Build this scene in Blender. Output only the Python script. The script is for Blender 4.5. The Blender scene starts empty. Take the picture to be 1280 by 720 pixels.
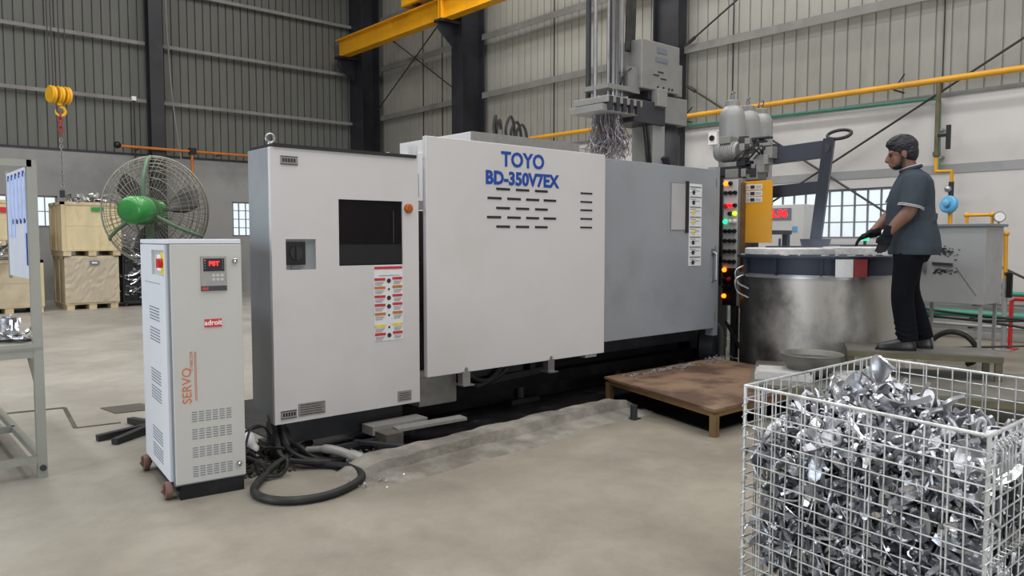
import bpy, bmesh, math, random
from mathutils import Vector, Matrix, Euler, noise
SC = bpy.context.scene
COL = SC.collection
PI = math.pi
R = math.radians
random.seed(7)

# ------------------------------------------------------------------ camera
cam_d = bpy.data.cameras.new('camera')
cam_d.sensor_width = 36.0
cam_d.lens = 27.0
cam_d.clip_end = 200
cam = bpy.data.objects.new('camera', cam_d)
COL.objects.link(cam)
cam.location = (0, 0, 1.4)
cam.rotation_euler = (R(90) - math.atan(60 / 960), 0, R(49) - R(90))
SC.camera = cam

# ------------------------------------------------------------------ world, light, exposure
world = bpy.data.worlds.new('world')
SC.world = world
world.use_nodes = True
bg = world.node_tree.nodes['Background']
bg.inputs[0].default_value = (0.80, 0.90, 1.0, 1)
bg.inputs[1].default_value = 1.25
SC.view_settings.view_transform = 'Standard'
SC.view_settings.look = 'None'
SC.view_settings.gamma = 1.0
SC.view_settings.use_curve_mapping = False
SC.view_settings.exposure = 0.0
SC.cycles.use_denoising = True
SC.cycles.max_bounces = 6
SC.cycles.diffuse_bounces = 3
SC.cycles.glossy_bounces = 3
SC.cycles.transmission_bounces = 4
SC.cycles.transparent_max_bounces = 8
SC.cycles.volume_bounces = 0
SC.cycles.caustics_reflective = False
SC.cycles.caustics_refractive = False

def area(name, loc, rot, sx, sy, power, col):
    d = bpy.data.lights.new(name, 'AREA')
    d.shape = 'RECTANGLE'; d.size = sx; d.size_y = sy
    d.energy = power; d.color = col
    o = bpy.data.objects.new(name, d)
    COL.objects.link(o)
    o.location = loc; o.rotation_euler = rot
    return o
# daylight falling through the roof skylight strips and the open loading bay
SKY = [(-3.0, 3.0), (1.5, 3.0), (6.0, 3.0), (10.0, 3.0)]
for i, (sx, sy) in enumerate(SKY):
    area('skylight_daylight', (sx, sy + 3.0, 9.93), (0, 0, 0), 1.0, 21.0, 640, (1.0, 0.98, 0.95))
area('loading_bay_daylight', (-7.9, 5.0, 2.4), (0, R(-90), 0), 4.4, 6.0, 480, (0.84, 0.92, 1.0))
area('rear_fill_light', (1.5, -9.9, 2.4), (R(90), 0, 0), 6.0, 4.4, 420, (0.93, 0.96, 1.0))  # fill light added behind the viewer to lift the machine front

# ------------------------------------------------------------------ helpers
def lin(c):
    c = c / 255.0
    return c / 12.92 if c <= 0.04045 else ((c + 0.055) / 1.055) ** 2.4
def rgb(c, k=1.0):
    return tuple(min(1.0, lin(x) * k) for x in c) + (1.0,)

MATS = {}
def mat(name, col, rough=0.5, metal=0.0, var=0.08, scale=5.0, bump=0.0, bscale=30.0, stain=None, samt=0.5, sscale=2.0,
        emit=0.0, ecol=None, stretch=None, spec=0.5, slo=0.5, shi=0.7, coat=0.0):
    m = bpy.data.materials.new(name)
    m.use_nodes = True
    nt = m.node_tree
    b = nt.nodes['Principled BSDF']
    b.inputs['Roughness'].default_value = rough
    b.inputs['Metallic'].default_value = metal
    b.inputs['Coat Weight'].default_value = coat
    b.inputs['Specular IOR Level'].default_value = spec
    tc = nt.nodes.new('ShaderNodeTexCoord')
    src = tc.outputs['Object']
    if stretch:
        mp = nt.nodes.new('ShaderNodeMapping')
        mp.inputs['Scale'].default_value = stretch
        nt.links.new(src, mp.inputs[0]); src = mp.outputs[0]
    n = nt.nodes.new('ShaderNodeTexNoise')
    n.inputs['Scale'].default_value = scale
    n.inputs['Detail'].default_value = 5
    nt.links.new(src, n.inputs['Vector'])
    cr = nt.nodes.new('ShaderNodeValToRGB')
    cr.color_ramp.elements[0].position = 0.3
    cr.color_ramp.elements[1].position = 0.7
    cr.color_ramp.elements[0].color = rgb(col, 1 - var)
    cr.color_ramp.elements[1].color = rgb(col, 1 + var)
    nt.links.new(n.outputs['Fac'], cr.inputs[0])
    out = cr.outputs[0]
    if stain:
        n2 = nt.nodes.new('ShaderNodeTexNoise')
        n2.inputs['Scale'].default_value = sscale
        n2.inputs['Detail'].default_value = 7
        n2.inputs['Roughness'].default_value = 0.62
        nt.links.new(src, n2.inputs['Vector'])
        r2 = nt.nodes.new('ShaderNodeValToRGB')
        r2.color_ramp.elements[0].position = slo
        r2.color_ramp.elements[1].position = shi
        r2.color_ramp.elements[0].color = (0, 0, 0, 1)
        r2.color_ramp.elements[1].color = (samt, samt, samt, 1)
        nt.links.new(n2.outputs['Fac'], r2.inputs[0])
        mx = nt.nodes.new('ShaderNodeMix'); mx.data_type = 'RGBA'
        nt.links.new(r2.outputs[0], mx.inputs['Factor'])
        nt.links.new(out, mx.inputs['A'])
        mx.inputs['B'].default_value = rgb(stain)
        out = mx.outputs['Result']
    nt.links.new(out, b.inputs['Base Color'])
    if bump:
        n3 = nt.nodes.new('ShaderNodeTexNoise')
        n3.inputs['Scale'].default_value = bscale
        n3.inputs['Detail'].default_value = 4
        nt.links.new(src, n3.inputs['Vector'])
        bp = nt.nodes.new('ShaderNodeBump')
        bp.inputs['Strength'].default_value = bump
        bp.inputs['Distance'].default_value = 0.02
        nt.links.new(n3.outputs['Fac'], bp.inputs['Height'])
        nt.links.new(bp.outputs[0], b.inputs['Normal'])
    if emit:
        b.inputs['Emission Color'].default_value = rgb(ecol or col)
        b.inputs['Emission Strength'].default_value = emit
    MATS[name] = m
    return m

def glass(name, tint, rough=0.1, fac=0.8):
    m = bpy.data.materials.new(name); m.use_nodes = True
    nt = m.node_tree
    b = nt.nodes['Principled BSDF']
    b.inputs['Base Color'].default_value = rgb(tint)
    b.inputs['Roughness'].default_value = rough
    t = nt.nodes.new('ShaderNodeBsdfTransparent')
    ns = nt.nodes.new('ShaderNodeTexNoise'); ns.inputs['Scale'].default_value = 3
    mr = nt.nodes.new('ShaderNodeMapRange')
    mr.inputs['To Min'].default_value = fac - 0.04; mr.inputs['To Max'].default_value = fac + 0.04
    nt.links.new(ns.outputs['Fac'], mr.inputs['Value'])
    mx = nt.nodes.new('ShaderNodeMixShader')
    nt.links.new(mr.outputs[0], mx.inputs[0])
    nt.links.new(b.outputs[0], mx.inputs[1]); nt.links.new(t.outputs[0], mx.inputs[2])
    nt.links.new(mx.outputs[0], nt.nodes['Material Output'].inputs[0])
    MATS[name] = m
    return m

mat('concrete', (144, 137, 124), 0.42, var=0.16, scale=0.9, bump=0.12, bscale=14, stain=(98, 92, 82), samt=0.7, sscale=0.8, slo=0.44, shi=0.74)
def blend_floor():
    """blend the slab from tan round the machine to paler grey in the aisle"""
    nt = MATS['concrete'].node_tree; b = nt.nodes['Principled BSDF']
    src = b.inputs['Base Color'].links[0].from_socket
    tc = nt.nodes.new('ShaderNodeTexCoord')
    dp = nt.nodes.new('ShaderNodeVectorMath'); dp.operation = 'DOT_PRODUCT'; dp.inputs[1].default_value = (-0.9, 1.0, 0)
    nt.links.new(tc.outputs['Object'], dp.inputs[0])
    n = nt.nodes.new('ShaderNodeTexNoise'); n.inputs['Scale'].default_value = 0.7; n.inputs['Detail'].default_value = 6
    nt.links.new(tc.outputs['Object'], n.inputs['Vector'])
    ad = nt.nodes.new('ShaderNodeMath'); ad.operation = 'MULTIPLY_ADD'; ad.inputs[1].default_value = 3.5
    nt.links.new(n.outputs['Fac'], ad.inputs[0]); nt.links.new(dp.outputs['Value'], ad.inputs[2])
    mr = nt.nodes.new('ShaderNodeMapRange'); mr.interpolation_type = 'SMOOTHSTEP'
    mr.inputs['From Min'].default_value = 2.6; mr.inputs['From Max'].default_value = 8.6; mr.inputs['To Max'].default_value = 0.9
    nt.links.new(ad.outputs[0], mr.inputs['Value'])
    cr = nt.nodes.new('ShaderNodeValToRGB')
    cr.color_ramp.elements[0].position = 0.35; cr.color_ramp.elements[0].color = rgb((150, 146, 139))
    cr.color_ramp.elements[1].position = 0.65; cr.color_ramp.elements[1].color = rgb((176, 172, 165))
    n2 = nt.nodes.new('ShaderNodeTexNoise'); n2.inputs['Scale'].default_value = 1.0; n2.inputs['Detail'].default_value = 6
    nt.links.new(tc.outputs['Object'], n2.inputs['Vector']); nt.links.new(n2.outputs['Fac'], cr.inputs[0])
    mx = nt.nodes.new('ShaderNodeMix'); mx.data_type = 'RGBA'
    nt.links.new(mr.outputs[0], mx.inputs['Factor']); nt.links.new(src, mx.inputs['A']); nt.links.new(cr.outputs[0], mx.inputs['B'])
    n3 = nt.nodes.new('ShaderNodeTexNoise'); n3.inputs['Scale'].default_value = 5.0; n3.inputs['Detail'].default_value = 10; n3.inputs['Roughness'].default_value = 0.7
    nt.links.new(tc.outputs['Object'], n3.inputs['Vector'])
    c3 = nt.nodes.new('ShaderNodeValToRGB')
    c3.color_ramp.elements[0].position = 0.36; c3.color_ramp.elements[0].color = (0.89, 0.885, 0.88, 1)
    c3.color_ramp.elements[1].position = 0.56; c3.color_ramp.elements[1].color = (1.02, 1.02, 1.02, 1)
    nt.links.new(n3.outputs['Fac'], c3.inputs[0])
    m3 = nt.nodes.new('ShaderNodeMix'); m3.data_type = 'RGBA'; m3.blend_type = 'MULTIPLY'; m3.inputs['Factor'].default_value = 1.0
    nt.links.new(mx.outputs['Result'], m3.inputs['A']); nt.links.new(c3.outputs[0], m3.inputs['B'])
    nt.links.new(m3.outputs['Result'], b.inputs['Base Color'])
blend_floor()
mat('concrete_raw', (136, 131, 123), 0.85, var=0.25, scale=6, bump=0.5, bscale=25, stain=(84, 78, 70), samt=0.75, sscale=2.5, slo=.45, shi=.65)
mat('concrete_dark', (82, 78, 72), 0.8, var=0.25, scale=4, bump=0.4, stain=(25, 24, 24), samt=0.7, sscale=2)
mat('oily_floor', (26, 24, 25), 0.35, var=0.5, scale=5, bump=0.3, stain=(90, 88, 86), samt=0.7, sscale=4, slo=0.58, shi=0.75)
mat('plaster_right', (205, 202, 200), 0.85, var=0.04, scale=0.9, stain=(178, 174, 170), samt=0.5, sscale=0.8)
mat('plaster_shaded', (150, 149, 148), 0.85, var=0.06, scale=0.9, stain=(110, 109, 108), samt=0.5, sscale=0.7)  # the right wall's paint with the dimmer light put into its colour
mat('cladding_right', (152, 150, 142), 0.5, 0.0, var=0.09, scale=2.0, stain=(105, 103, 98), samt=0.45, sscale=1.2, stretch=(1, 1, 0.25))
mat('cladding_left', (100, 101, 96), 0.5, 0.0, var=0.12, scale=1.6, stain=(74, 74, 72), samt=0.5, sscale=1.0, stretch=(1, 1, 0.25))
mat('girt_steel', (132, 130, 126), 0.5, 0.1, var=0.15, scale=4, stain=(80, 76, 72), samt=0.5)
mat('column_paint', (37, 38, 45), 0.45, var=0.2, scale=3, stain=(60, 55, 56), samt=0.4, sscale=2)
mat('crane_yellow', (236, 172, 24), 0.45, var=0.10, scale=3, stain=(150, 95, 20), samt=0.6, sscale=1.5)
mat('pipe_yellow', (222, 160, 36), 0.4, var=0.1, scale=4, stain=(140, 100, 40), samt=0.4)
mat('pipe_orange', (190, 112, 40), 0.5, var=0.15, scale=4)
mat('pipe_green', (62, 140, 118), 0.5, var=0.12, scale=4, stain=(90, 110, 100), samt=0.5)
mat('rod_dark', (62, 58, 58), 0.5, 0.3, var=0.2)
mat('machine_cream', (206, 203, 203), 0.38, var=0.025, scale=1.5, stain=(190, 184, 174), samt=0.3, sscale=1.3)
mat('machine_grey', (146, 150, 155), 0.28, var=0.04, scale=1.5, stain=(120, 120, 122), samt=0.4, sscale=2)
mat('machine_white', (208, 208, 208), 0.4, var=0.04, scale=2)
mat('machine_dark', (40, 41, 46), 0.5, 0.1, var=0.3, scale=4, stain=(75, 74, 76), samt=0.4, sscale=3)
mat('black_oily', (15, 15, 18), 0.5, spec=0.25, var=0.4, scale=5, stain=(50, 48, 48), samt=0.5, sscale=4)
mat('servo_front', (188, 187, 182), 0.42, var=0.03, scale=2)
mat('servo_lit', (214, 217, 224), 0.42, var=0.03, scale=2)  # front paint made lighter and bluer, side daylight put into the colour
mat('servo_trim', (110, 116, 126), 0.45, var=0.08)
mat('vent_black', (34, 34, 36), 0.7, var=0.2)
mat('black_plastic', (20, 20, 22), 0.4, var=0.2, scale=8)
mat('rubber_black', (24, 24, 25), 0.6, var=0.3, scale=8, stain=(70, 68, 66), samt=0.5, sscale=9)
mat('screen_dark', (20, 16, 18), 0.35, spec=0.2, var=0.3, scale=1.5)
mat('blue_paint', (22, 70, 158), 0.5, var=0.08)
mat('orange_print', (196, 112, 66), 0.5, var=0.1)
mat('red_paint', (188, 34, 38), 0.45, var=0.12)
mat('white_print', (236, 234, 232), 0.6, var=0.03)
mat('paper', (222, 222, 224), 0.7, var=0.05, scale=20)
mat('label_grey', (142, 140, 136), 0.4, 0.1, var=0.1, scale=20)
mat('label_red', (190, 44, 60), 0.55, var=0.15, scale=40)
mat('label_orange', (186, 112, 48), 0.55, var=0.15, scale=40)
mat('label_yellow', (224, 206, 60), 0.55, var=0.15, scale=40)
mat('label_ink', (120, 120, 124), 0.6, var=0.3, scale=60)
mat('ink_black', (40, 40, 42), 0.6, var=0.2)
mat('amber_lens', (176, 92, 30), 0.25, var=0.15, scale=20)
mat('red_led', (255, 30, 40), 0.4, emit=2.0, ecol=(255, 14, 24))
mat('orange_led', (255, 120, 30), 0.4, emit=4.0, ecol=(255, 110, 20))
mat('green_led', (40, 235, 150), 0.4, emit=2.0, ecol=(30, 230, 140))
mat('lime_led', (190, 220, 60), 0.4, emit=1.5, ecol=(190, 220, 40))
mat('chrome', (205, 205, 208), 0.16, 1.0, var=0.05)
mat('steel', (168, 168, 170), 0.36, 0.9, var=0.12, scale=6)
mat('galvanised', (214, 216, 216), 0.38, 0.55, var=0.15, scale=30, stain=(130, 130, 132), samt=0.5, sscale=14)
mat('aluminium_bright', (226, 227, 231), 0.24, 0.86, var=0.08, scale=14, bump=0.1, bscale=28)
mat('aluminium_dull', (165, 167, 173), 0.34, 0.8, var=0.15, scale=14, bump=0.2, bscale=34)
mat('aluminium_ingot', (205, 203, 200), 0.5, 0.5, var=0.1, scale=8, bump=0.4)
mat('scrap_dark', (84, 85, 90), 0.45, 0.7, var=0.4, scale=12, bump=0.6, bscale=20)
mat('wood_ply', (214, 199, 160), 0.7, var=0.14, scale=3, stretch=(1, 1, 0.35), stain=(120, 92, 58), samt=0.6, sscale=3, slo=0.52, shi=0.75)
mat('wood_ply_pale', (194, 181, 154), 0.65, var=0.14, scale=3, stain=(112, 88, 62), samt=0.6, sscale=2.5, slo=0.52, shi=0.75)
mat('wood_batten', (210, 192, 155), 0.7, var=0.16, scale=4, stretch=(1, 1, 0.3), stain=(110, 80, 50), samt=0.5, sscale=4)
mat('shrink_wrap', (215, 206, 186), 0.12, var=0.05)
mat('rust_deck', (128, 103, 82), 0.6, 0.1, var=0.2, scale=2.5, bump=0.2, bscale=12, stain=(78, 55, 42), samt=0.95, sscale=2.0, slo=0.42, shi=0.56)
mat('rust_edge', (120, 92, 58), 0.65, 0.2, var=0.3, scale=6, stain=(56, 42, 32), samt=0.7, sscale=6)
mat('step_steel', (112, 110, 104), 0.5, 0.3, var=0.2, scale=4, stain=(70, 66, 58), samt=0.6, sscale=3)
mat('step_olive', (98, 92, 70), 0.6, 0.1, var=0.2, scale=5, stain=(50, 46, 38), samt=0.6)
mat('furnace_steel', (178, 174, 168), 0.42, 0.55, var=0.14, scale=1.6, bump=0.12, bscale=6, stain=(74, 71, 68), samt=0.75, sscale=1.8, stretch=(1, 1, 0.6), slo=0.52, shi=0.72)
mat('furnace_band', (36, 42, 58), 0.5, 0.2, var=0.25, scale=4)
mat('ash', (142, 137, 130), 0.9, var=0.25, scale=9)
mat('refractory', (206, 204, 204), 0.8, var=0.1, scale=6, bump=0.5, stain=(150, 148, 148), samt=0.5, sscale=5)
mat('arm_navy', (40, 43, 54), 0.45, 0.2, var=0.15, scale=4)
mat('cylinder_grey', (150, 150, 148), 0.4, 0.1, var=0.06, scale=4, stain=(128, 126, 124), samt=0.5, sscale=4)
mat('robot_grey', (136, 135, 132), 0.45, 0.1, var=0.06, scale=4, stain=(110, 108, 106), samt=0.5, sscale=4)
mat('robot_dark', (58, 58, 64), 0.5, 0.2, var=0.2, scale=5)
mat('spray_tube', (132, 128, 132), 0.35, 0.6, var=0.3, scale=15)
mat('yellow_plate', (216, 154, 32), 0.45, var=0.06, scale=3)
mat('tank_grey', (156, 157, 158), 0.5, 0.15, var=0.06, scale=3, stain=(120, 120, 120), samt=0.4, sscale=3)
mat('fan_green', (56, 146, 70), 0.35, var=0.1, scale=5, coat=0.2)
mat('fan_strut', (92, 118, 94), 0.5, var=0.15, scale=8)
mat('cage_wire', (128, 124, 112), 0.45, 0.5, var=0.15, scale=20)
mat('blade_grey', (74, 74, 72), 0.45, 0.3, var=0.1)
mat('hook_yellow', (228, 170, 30), 0.4, var=0.1, scale=9)
mat('hook_red', (150, 60, 60), 0.5, var=0.2)
mat('table_grey', (146, 146, 137), 0.45, 0.15, var=0.08, scale=5, stain=(128, 126, 120), samt=0.4, sscale=5)
mat('board_white', (206, 210, 222), 0.4, var=0.04)
mat('paper_blue', (176, 190, 226), 0.7, var=0.1, scale=18)
mat('tape_blue', (40, 62, 140), 0.5, var=0.15)
mat('window_frame', (120, 122, 126), 0.5, 0.2, var=0.1)
mat('blue_device', (96, 168, 210), 0.45, var=0.1, scale=12)
mat('castor_rust', (122, 92, 84), 0.6, 0.3, var=0.25, scale=16)
mat('skin', (120, 84, 70), 0.5, var=0.07, scale=14)
mat('hair', (20, 21, 28), 0.55, var=0.4, scale=30, bump=0.8, bscale=60)
mat('shirt', (62, 69, 77), 0.9, spec=0.15, var=0.10, scale=8, bump=0.35, bscale=9)
mat('shirt_trim', (196, 198, 204), 0.85, var=0.05)
mat('trousers', (16, 17, 23), 0.9, spec=0.12, var=0.2, scale=6, bump=0.4, bscale=8)
mat('glove', (22, 24, 30), 0.8, spec=0.2, var=0.25, scale=18, bump=0.4, bscale=40)
mat('shoe', (32, 30, 33), 0.38, var=0.2, scale=12)
mat('stabiliser_red', (196, 36, 44), 0.45, var=0.08)
glass('window_glass', (225, 235, 240), 0.2, 0.91)
glass('film_glass', (225, 215, 195), 0.15, 0.62)

def soot(name, cx, cy, dx, dy):
    """darken a material with a soot stain on the side (dx, dy) of a round shell centred at cx, cy"""
    m = MATS[name]; nt = m.node_tree; b = nt.nodes['Principled BSDF']
    src = b.inputs['Base Color'].links[0].from_socket
    tc = nt.nodes.new('ShaderNodeTexCoord')
    dp = nt.nodes.new('ShaderNodeVectorMath'); dp.operation = 'DOT_PRODUCT'
    sb = nt.nodes.new('ShaderNodeVectorMath'); sb.operation = 'SUBTRACT'
    sb.inputs[1].default_value = (cx, cy, 0); dp.inputs[1].default_value = (dx, dy, 0)
    nt.links.new(tc.outputs['Object'], sb.inputs[0]); nt.links.new(sb.outputs[0], dp.inputs[0])
    n = nt.nodes.new('ShaderNodeTexNoise'); n.inputs['Scale'].default_value = 3.5; n.inputs['Detail'].default_value = 6
    nt.links.new(tc.outputs['Object'], n.inputs['Vector'])
    ad = nt.nodes.new('ShaderNodeMath'); ad.operation = 'MULTIPLY_ADD'; ad.inputs[1].default_value = 0.55
    nt.links.new(n.outputs['Fac'], ad.inputs[0]); nt.links.new(dp.outputs['Value'], ad.inputs[2])
    mr = nt.nodes.new('ShaderNodeMapRange'); mr.interpolation_type = 'SMOOTHSTEP'
    mr.inputs['From Min'].default_value = 0.70; mr.inputs['From Max'].default_value = 1.02; mr.inputs['To Max'].default_value = 0.9
    nt.links.new(ad.outputs[0], mr.inputs['Value'])
    mx = nt.nodes.new('ShaderNodeMix'); mx.data_type = 'RGBA'
    nt.links.new(mr.outputs[0], mx.inputs['Factor']); nt.links.new(src, mx.inputs['A']); mx.inputs['B'].default_value = rgb((36, 34, 36))
    nt.links.new(mx.outputs['Result'], b.inputs['Base Color'])

class MB:
    """collects shapes into one mesh"""
    def __init__(s, M=None):
        s.v = []; s.f = []; s.M = M
    def add(s, vs, fs):
        o = len(s.v)
        if s.M is not None:
            vs = [s.M @ Vector(p) for p in vs]
        s.v += [tuple(p) for p in vs]
        s.f += [tuple(i + o for i in f) for f in fs]
        return s
    def box(s, x0, x1, y0, y1, z0, z1, c=0.0):
        if c <= 0:
            vs = [(x, y, z) for z in (z0, z1) for x, y in ((x0, y0), (x1, y0), (x1, y1), (x0, y1))]
            fs = [(3, 2, 1, 0), (4, 5, 6, 7), (0, 1, 5, 4), (1, 2, 6, 5), (2, 3, 7, 6), (3, 0, 4, 7)]
            return s.add(vs, fs)
        bm = bmesh.new()
        r = bmesh.ops.create_cube(bm, size=1)
        for v in bm.verts:
            v.co = Vector((x0 + (v.co.x + .5) * (x1 - x0), y0 + (v.co.y + .5) * (y1 - y0), z0 + (v.co.z + .5) * (z1 - z0)))
        bmesh.ops.bevel(bm, geom=list(bm.edges), offset=c, segments=2, affect='EDGES', profile=0.5)
        bm.verts.index_update()
        s.add([v.co.copy() for v in bm.verts], [tuple(v.index for v in f.verts) for f in bm.faces])
        bm.free()
        return s
    def prism(s, poly, z0, z1):
        n = len(poly)
        vs = [(x, y, z0) for x, y in poly] + [(x, y, z1) for x, y in poly]
        fs = [tuple(range(n - 1, -1, -1)), tuple(range(n, 2 * n))] + [(i, (i + 1) % n, n + (i + 1) % n, n + i) for i in range(n)]
        return s.add(vs, fs)
    def tube(s, pts, r, n=8, cap=True, closed=False):
        pts = [Vector(p) for p in pts]
        rs = r if isinstance(r, (list, tuple)) else [r] * len(pts)
        vs = []; fs = []; m = len(pts)
        prev = None
        for i, p in enumerate(pts):
            if closed:
                d = pts[(i + 1) % m] - pts[i - 1]
            else:
                d = pts[min(i + 1, m - 1)] - pts[max(i - 1, 0)]
            if d.length < 1e-9: d = Vector((0, 0, 1))
            d.normalize()
            if prev is None:
                a = d.cross(Vector((0, 0, 1)))
                if a.length < 1e-3: a = d.cross(Vector((1, 0, 0)))
            else:
                a = prev - d * prev.dot(d)
                if a.length < 1e-6: a = d.orthogonal()
            a.normalize(); prev = a
            b = d.cross(a)
            for k in range(n):
                t = 2 * PI * k / n
                vs.append(p + (a * math.cos(t) + b * math.sin(t)) * rs[i])
        for i in range(m if closed else m - 1):
            j = (i + 1) % m
            for k in range(n):
                fs.append((i * n + k, i * n + (k + 1) % n, j * n + (k + 1) % n, j * n + k))
        if cap and not closed:
            fs.append(tuple(range(n - 1, -1, -1)))
            fs.append(tuple((m - 1) * n + k for k in range(n)))
        return s.add(vs, fs)
    def bar(s, p, q, w, h, upv=(0, 0, 1)):
        p = Vector(p); q = Vector(q); d = (q - p).normalized()
        u = Vector(upv)
        a = d.cross(u)
        if a.length < 1e-4: a = d.cross(Vector((1, 0, 0)))
        a.normalize(); b = a.cross(d)
        vs = [e + a * (sx * w / 2) + b * (sy * h / 2) for e in (p, q) for sx, sy in ((-1, -1), (1, -1), (1, 1), (-1, 1))]
        return s.add(vs, [(3, 2, 1, 0), (4, 5, 6, 7), (0, 1, 5, 4), (1, 2, 6, 5), (2, 3, 7, 6), (3, 0, 4, 7)])
    def lathe(s, prof, n=32, c=(0, 0, 0), ax=None):
        """prof: (radius, height) pairs about z (or the axis ax)"""
        vs = []; fs = []; m = len(prof)
        Q = Matrix.Identity(3)
        if ax is not None:
            Q = Vector((0, 0, 1)).rotation_difference(Vector(ax)).to_matrix()
        c = Vector(c)
        for r, z in prof:
            for k in range(n):
                t = 2 * PI * k / n
                vs.append(c + Q @ Vector((r * math.cos(t), r * math.sin(t), z)))
        for i in range(m - 1):
            for k in range(n):
                fs.append((i * n + k, i * n + (k + 1) % n, (i + 1) * n + (k + 1) % n, (i + 1) * n + k))
        if prof[0][0] > 1e-6: fs.append(tuple(range(n - 1, -1, -1)))
        if prof[-1][0] > 1e-6: fs.append(tuple((m - 1) * n + k for k in range(n)))
        return s.add(vs, fs)
    def cyl(s, p, q, r, n=16, r2=None):
        return s.tube([p, q], [r, r if r2 is None else r2], n)
    def ball(s, c, r, n=12, sc=(1, 1, 1)):
        vs = []; fs = []; m = n // 2 + 1
        for i in range(m):
            a = -PI / 2 + PI * i / (m - 1)
            for k in range(n):
                t = 2 * PI * k / n
                vs.append((c[0] + r * sc[0] * math.cos(a) * math.cos(t), c[1] + r * sc[1] * math.cos(a) * math.sin(t), c[2] + r * sc[2] * math.sin(a)))
        for i in range(m - 1):
            for k in range(n):
                fs.append((i * n + k, i * n + (k + 1) % n, (i + 1) * n + (k + 1) % n, (i + 1) * n + k))
        return s.add(vs, fs)
    def text(s, body, size, M, bold=0.0, depth=0.002, align='CENTER', shear=0.0, spacing=1.0):
        c = bpy.data.curves.new('t', 'FONT')
        c.body = body; c.size = size; c.extrude = depth; c.offset = bold; c.align_x = align; c.align_y = 'CENTER'
        c.shear = shear; c.space_character = spacing; c.resolution_u = 3
        o = bpy.data.objects.new('t', c)
        COL.objects.link(o)
        me = bpy.data.meshes.new_from_object(o.evaluated_get(bpy.context.evaluated_depsgraph_get()))
        old = s.M; s.M = M if old is None else old @ M
        s.add([v.co.copy() for v in me.vertices], [tuple(p.vertices) for p in me.polygons])
        s.M = old
        bpy.data.objects.remove(o); bpy.data.curves.remove(c); bpy.data.meshes.remove(me)
        return s
    def mesh(s, name, smooth=False):
        me = bpy.data.meshes.new(name)
        me.from_pydata(s.v, [], s.f)
        bm = bmesh.new(); bm.from_mesh(me)
        bmesh.ops.remove_doubles(bm, verts=bm.verts, dist=1e-5)
        bmesh.ops.recalc_face_normals(bm, faces=bm.faces)
        if smooth:
            for f in bm.faces: f.smooth = True
            for e in bm.edges:
                if len(e.link_faces) == 2 and e.calc_face_angle(0) > R(38): e.smooth = False
        bm.to_mesh(me); bm.free()
        return me
    def build(s, name, m, parent=None, smooth=False):
        me = s.mesh(name, smooth)
        me.materials.append(MATS[m])
        o = bpy.data.objects.new(name, me)
        COL.objects.link(o)
        if parent is not None:
            o.parent = parent
            if parent.get('_w'):          # parts given in world coordinates
                o.location = -Vector(parent['_w'])
        return o

def tag(o, label=None, cat=None, group=None, kind=None):
    if label: o['label'] = label
    if cat: o['category'] = cat
    if group: o['group'] = group
    if kind: o['kind'] = kind
    return o
def thing(name, label, cat, loc=(0, 0, 0), rotz=0.0, group=None, worldparts=True):
    o = bpy.data.objects.new(name, None)
    o.empty_display_size = 0.1
    COL.objects.link(o)
    o.location = loc; o.rotation_euler = (0, 0, rotz)
    tag(o, label, cat, group)
    if worldparts and rotz == 0: o['_w'] = tuple(loc)
    return o
def copyobj(o, parent=None):
    c = o.copy(); COL.objects.link(c); c.parent = parent
    return c
def copy_tree(o, parent=None):
    c = copyobj(o, parent)
    for ch in list(o.children): copy_tree(ch, c)
    return c
def frame(o, u, v):
    """matrix whose x is u, y is v, origin o"""
    u = Vector(u).normalized(); v = Vector(v).normalized(); w = u.cross(v)
    return Matrix((u.to_4d(), v.to_4d(), w.to_4d(), Vector((0, 0, 0, 1)))).transposed().to_4x4() if False else \
        Matrix(((u.x, v.x, w.x, o[0]), (u.y, v.y, w.y, o[1]), (u.z, v.z, w.z, o[2]), (0, 0, 0, 1)))
FY = lambda x, y, z: frame((x, y, z), (1, 0, 0), (0, 0, 1))        # faces -Y
FX = lambda x, y, z: frame((x, y, z), (0, -1, 0), (0, 0, 1))       # faces -X
def arc(c, r, a0, a1, n, u=(1, 0, 0), v=(0, 0, 1)):
    c = Vector(c); u = Vector(u); v = Vector(v)
    return [c + u * (r * math.cos(a0 + (a1 - a0) * i / n)) + v * (r * math.sin(a0 + (a1 - a0) * i / n)) for i in range(n + 1)]
def spline(pts, n=8):
    pts = [Vector(p) for p in pts]; out = []
    P = [pts[0] * 2 - pts[1]] + pts + [pts[-1] * 2 - pts[-2]]
    for i in range(1, len(P) - 2):
        a, b, c, d = P[i - 1], P[i], P[i + 1], P[i + 2]
        for k in range(n):
            t = k / n
            out.append(0.5 * ((2 * b) + (c - a) * t + (2 * a - 5 * b + 4 * c - d) * t * t + (3 * b - a - 3 * c + d) * t ** 3))
    out.append(pts[-1])
    return out
def struct(name, mb, m, label=None, smooth=False):
    o = mb.build(name, m, None, smooth)
    o['kind'] = 'structure'
    if label: o['label'] = label
    return o

# ================================================================== THE HALL
XR, YL = 12.2, 20.5           # inner faces of the right and left walls
XN, YN, ZT = -8.0, -10.0, 10.0
HM = 3.48                     # height of the masonry
floor = struct('floor', MB().box(XN, XR + .3, YN, YL + .3, -0.2, 0.0), 'concrete', 'beige concrete factory floor')
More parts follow.
